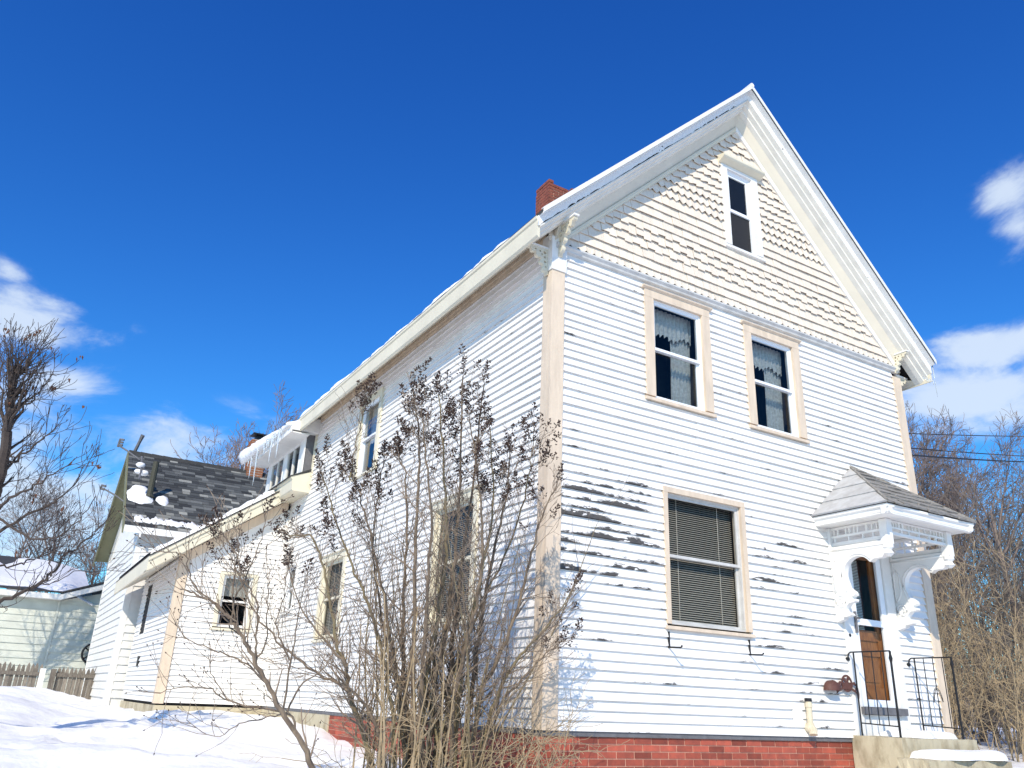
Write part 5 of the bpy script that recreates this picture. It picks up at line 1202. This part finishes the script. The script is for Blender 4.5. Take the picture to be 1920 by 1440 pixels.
# ---- far bare trees (shared meshes) and brush
def tree_meshes(seed, H, m, fine=1):
    rg = random.Random(seed); tr, cr = MB(), MB()
    PT = dict(levels=5, seg=[8, 6, 5, 4, 3], crook=[.05, .09, .11, .13, .15], up=[.05, .07, .06, .05, .04], taper=[.75, .75, .7, .6, .5], rmin=.007, sides=[7, 5, 4, 3, 3], kids=[(9, 11), (6, 8), (5, 6), (3, 5), (0, 0)], start=[.28, .25, .2, .2, .2], ang=[(22, 48), (22, 50), (25, 55), (25, 55), (20, 50)], len=[(.38, .6), (.4, .65), (.4, .65), (.4, .7), (.4, .7)])
    grow([tr, tr, cr], (0, 0, -.6), (0, 0, 1), H, H * .022, 0, rg, PT, [])
    return tr.mesh('trunk'), cr.mesh('crown')
def trees():
    defs = [tree_meshes(s, h, None) for s, h in ((101, 7.5), (102, 8.5), (103, 7.0))]
    def put(px, dist, top_py, v, m, label, rz_=0, group='bare trees behind the house'):
        d = ray(px, 1300); p = CAM + d * (dist / d.length); p.z = -.3
        H = 10.2 if v == 1 else (9 if v == 0 else 8.4)
        q = CAM + ray(px, top_py) * ((p - CAM).xy.length / ray(px, top_py).xy.length)
        s = (q.z - p.z) / H
        r = empty('bare_tree', tuple(p)); r.scale = (s, s, s); r.rotation_euler = (0, 0, rz_); tag(r, label, 'tree', group)
        for nm, me in zip(('trunk', 'crown'), defs[v]):
            c = me.copy(); c.materials.clear(); c.materials.append(M[m]); o = bpy.data.objects.new(nm, c); COL.objects.link(o); o.parent = r
    lb = 'bare grey brown tree beyond the right end of the house'
    for i, (px, ds, tp, v, m) in enumerate(((1722, 30, 815, 0, 'fartwig'), (1775, 34, 835, 1, 'fartwig2'), (1800, 28, 885, 2, 'fartwig'), (1850, 30, 930, 0, 'fartwig2'), (1690, 36, 850, 1, 'fartwig'), (1900, 24, 905, 2, 'fartwig'), (1950, 20, 820, 1, 'fartwig'), (1830, 22, 985, 1, 'fartwig'), (1760, 26, 905, 2, 'fartwig2'))):
        put(px, ds, tp, v, m, lb, i * 1.3, 'bare trees beyond the right end of the house')
    lb = 'bare pinkish grey tree behind the grey shingle roof'
    for i, (px, ds, tp, v, m) in enumerate(((345, 42, 838, 0, 'fartwig2'), (390, 44, 815, 1, 'fartwig'), (430, 42, 822, 2, 'fartwig2'), (468, 45, 835, 0, 'fartwig'))): put(px, ds, tp, v, m, lb, i * 2.1, 'bare trees behind the grey shingle roof')
    r = empty('bare_tree', (-7.3, 18.3, -.2)); r.scale = (.8, .8, .8); tag(r, 'bare tree by the fence whose trunk shadows the pale green garage wall', 'tree')
    for nm, me in zip(('trunk', 'crown'), defs[1]):
        c = me.copy(); c.materials.clear(); c.materials.append(M['treebark']); o = bpy.data.objects.new(nm, c); COL.objects.link(o); o.parent = r
    lb = 'bare grey tree behind the pale green garage'
    for i, (px, ds, tp, v, m) in enumerate(((175, 36, 960, 0, 'fartwig'), (130, 40, 985, 2, 'fartwig2'), (215, 38, 990, 1, 'fartwig'), (40, 42, 940, 1, 'fartwig'), (-40, 38, 920, 0, 'fartwig'))): put(px, ds, tp, v, m, lb, i * 1.7, 'bare trees behind the pale green garage')
trees()
def brush():
    rg = random.Random(71)
    def bush_mesh(seed, n, H, sp, thin):
        rg = random.Random(seed); st, tw = MB(), MB()
        for i in range(n):
            a = rg.uniform(0, 6.283); q = rg.uniform(0, .5); d = Vector((math.cos(a) * sp * q * 2, math.sin(a) * sp * q * 2, 1))
            grow([st, tw], (math.cos(a) * q, math.sin(a) * q, -.3), d, H * rg.uniform(.55, 1.1), thin * rg.uniform(.7, 1.4), 0, rg, dict(levels=4, seg=[8, 5, 4, 3], crook=[.07, .12, .16, .18], up=[.02, .02, .01, 0], taper=[.75, .6, .5, .5], rmin=.0032, sides=[5, 3, 3, 3], kids=[(6, 9), (3, 5), (2, 3), (0, 0)], start=[.15, .2, .2, .2], ang=[(22, 55), (25, 65), (25, 65), (20, 50)], len=[(.25, .5), (.4, .7), (.4, .7), (.4, .7)]), [])
        return st.mesh('stems'), tw.mesh('twigs')
    A = bush_mesh(1, 13, 2.8, .30, .012); B = bush_mesh(2, 15, 3.0, .5, .014)
    def put(x, y, s, me, m, label, group, nm='brush'):
        r = empty(nm, (x, y, gz(x, y) if abs(x) < 12 and abs(y) < 12 else -.25)); r.scale = (s, s, s); r.rotation_euler = (0, 0, rg.uniform(0, 6)); tag(r, label, 'brush', group)
        for n_, q in zip(('stems', 'twigs'), me):
            c = q.copy(); c.materials.clear(); c.materials.append(M[m]); o = bpy.data.objects.new(n_, c); COL.objects.link(o); o.parent = r
    for (x, y, s) in ((7.35, .75, .80), (8.1, .3, .92), (8.0, 1.4, .95), (9.0, -.2, .8)): put(x, y, s, A, 'straw', 'clump of tan arching stems beside the stoop railing', 'tan brush beside the stoop')
    for (x, y, s) in ((9.4, 2.6, 1.0), (11.2, 1.2, 1.0), (10.2, 3.6, 1.35), (12.2, 2.6, 1.3), (12.5, .2, 1.2), (14.5, 3.0, 1.4), (13.2, 4.8, 1.5), (14.0, 1.2, 1.3), (9.2, 5.0, 1.3), (11.4, 6.2, 1.5), (16, 1.2, 1.5), (16.5, 5.5, 1.7), (18.5, 3.2, 1.7), (18, -.5, 1.5), (20, 1.4, 1.8), (20.5, 5.6, 1.9), (22.5, 3.2, 2.0), (19, 8.2, 1.9), (14.5, 8.2, 1.7), (23.5, 7.5, 2.2), (23.5, -.2, 1.9), (26.5, 2.5, 2.3)): put(x, y, s, B, 'brush', 'dark tangled bare brush beyond the house corner', 'dark brush beyond the house corner')
brush()
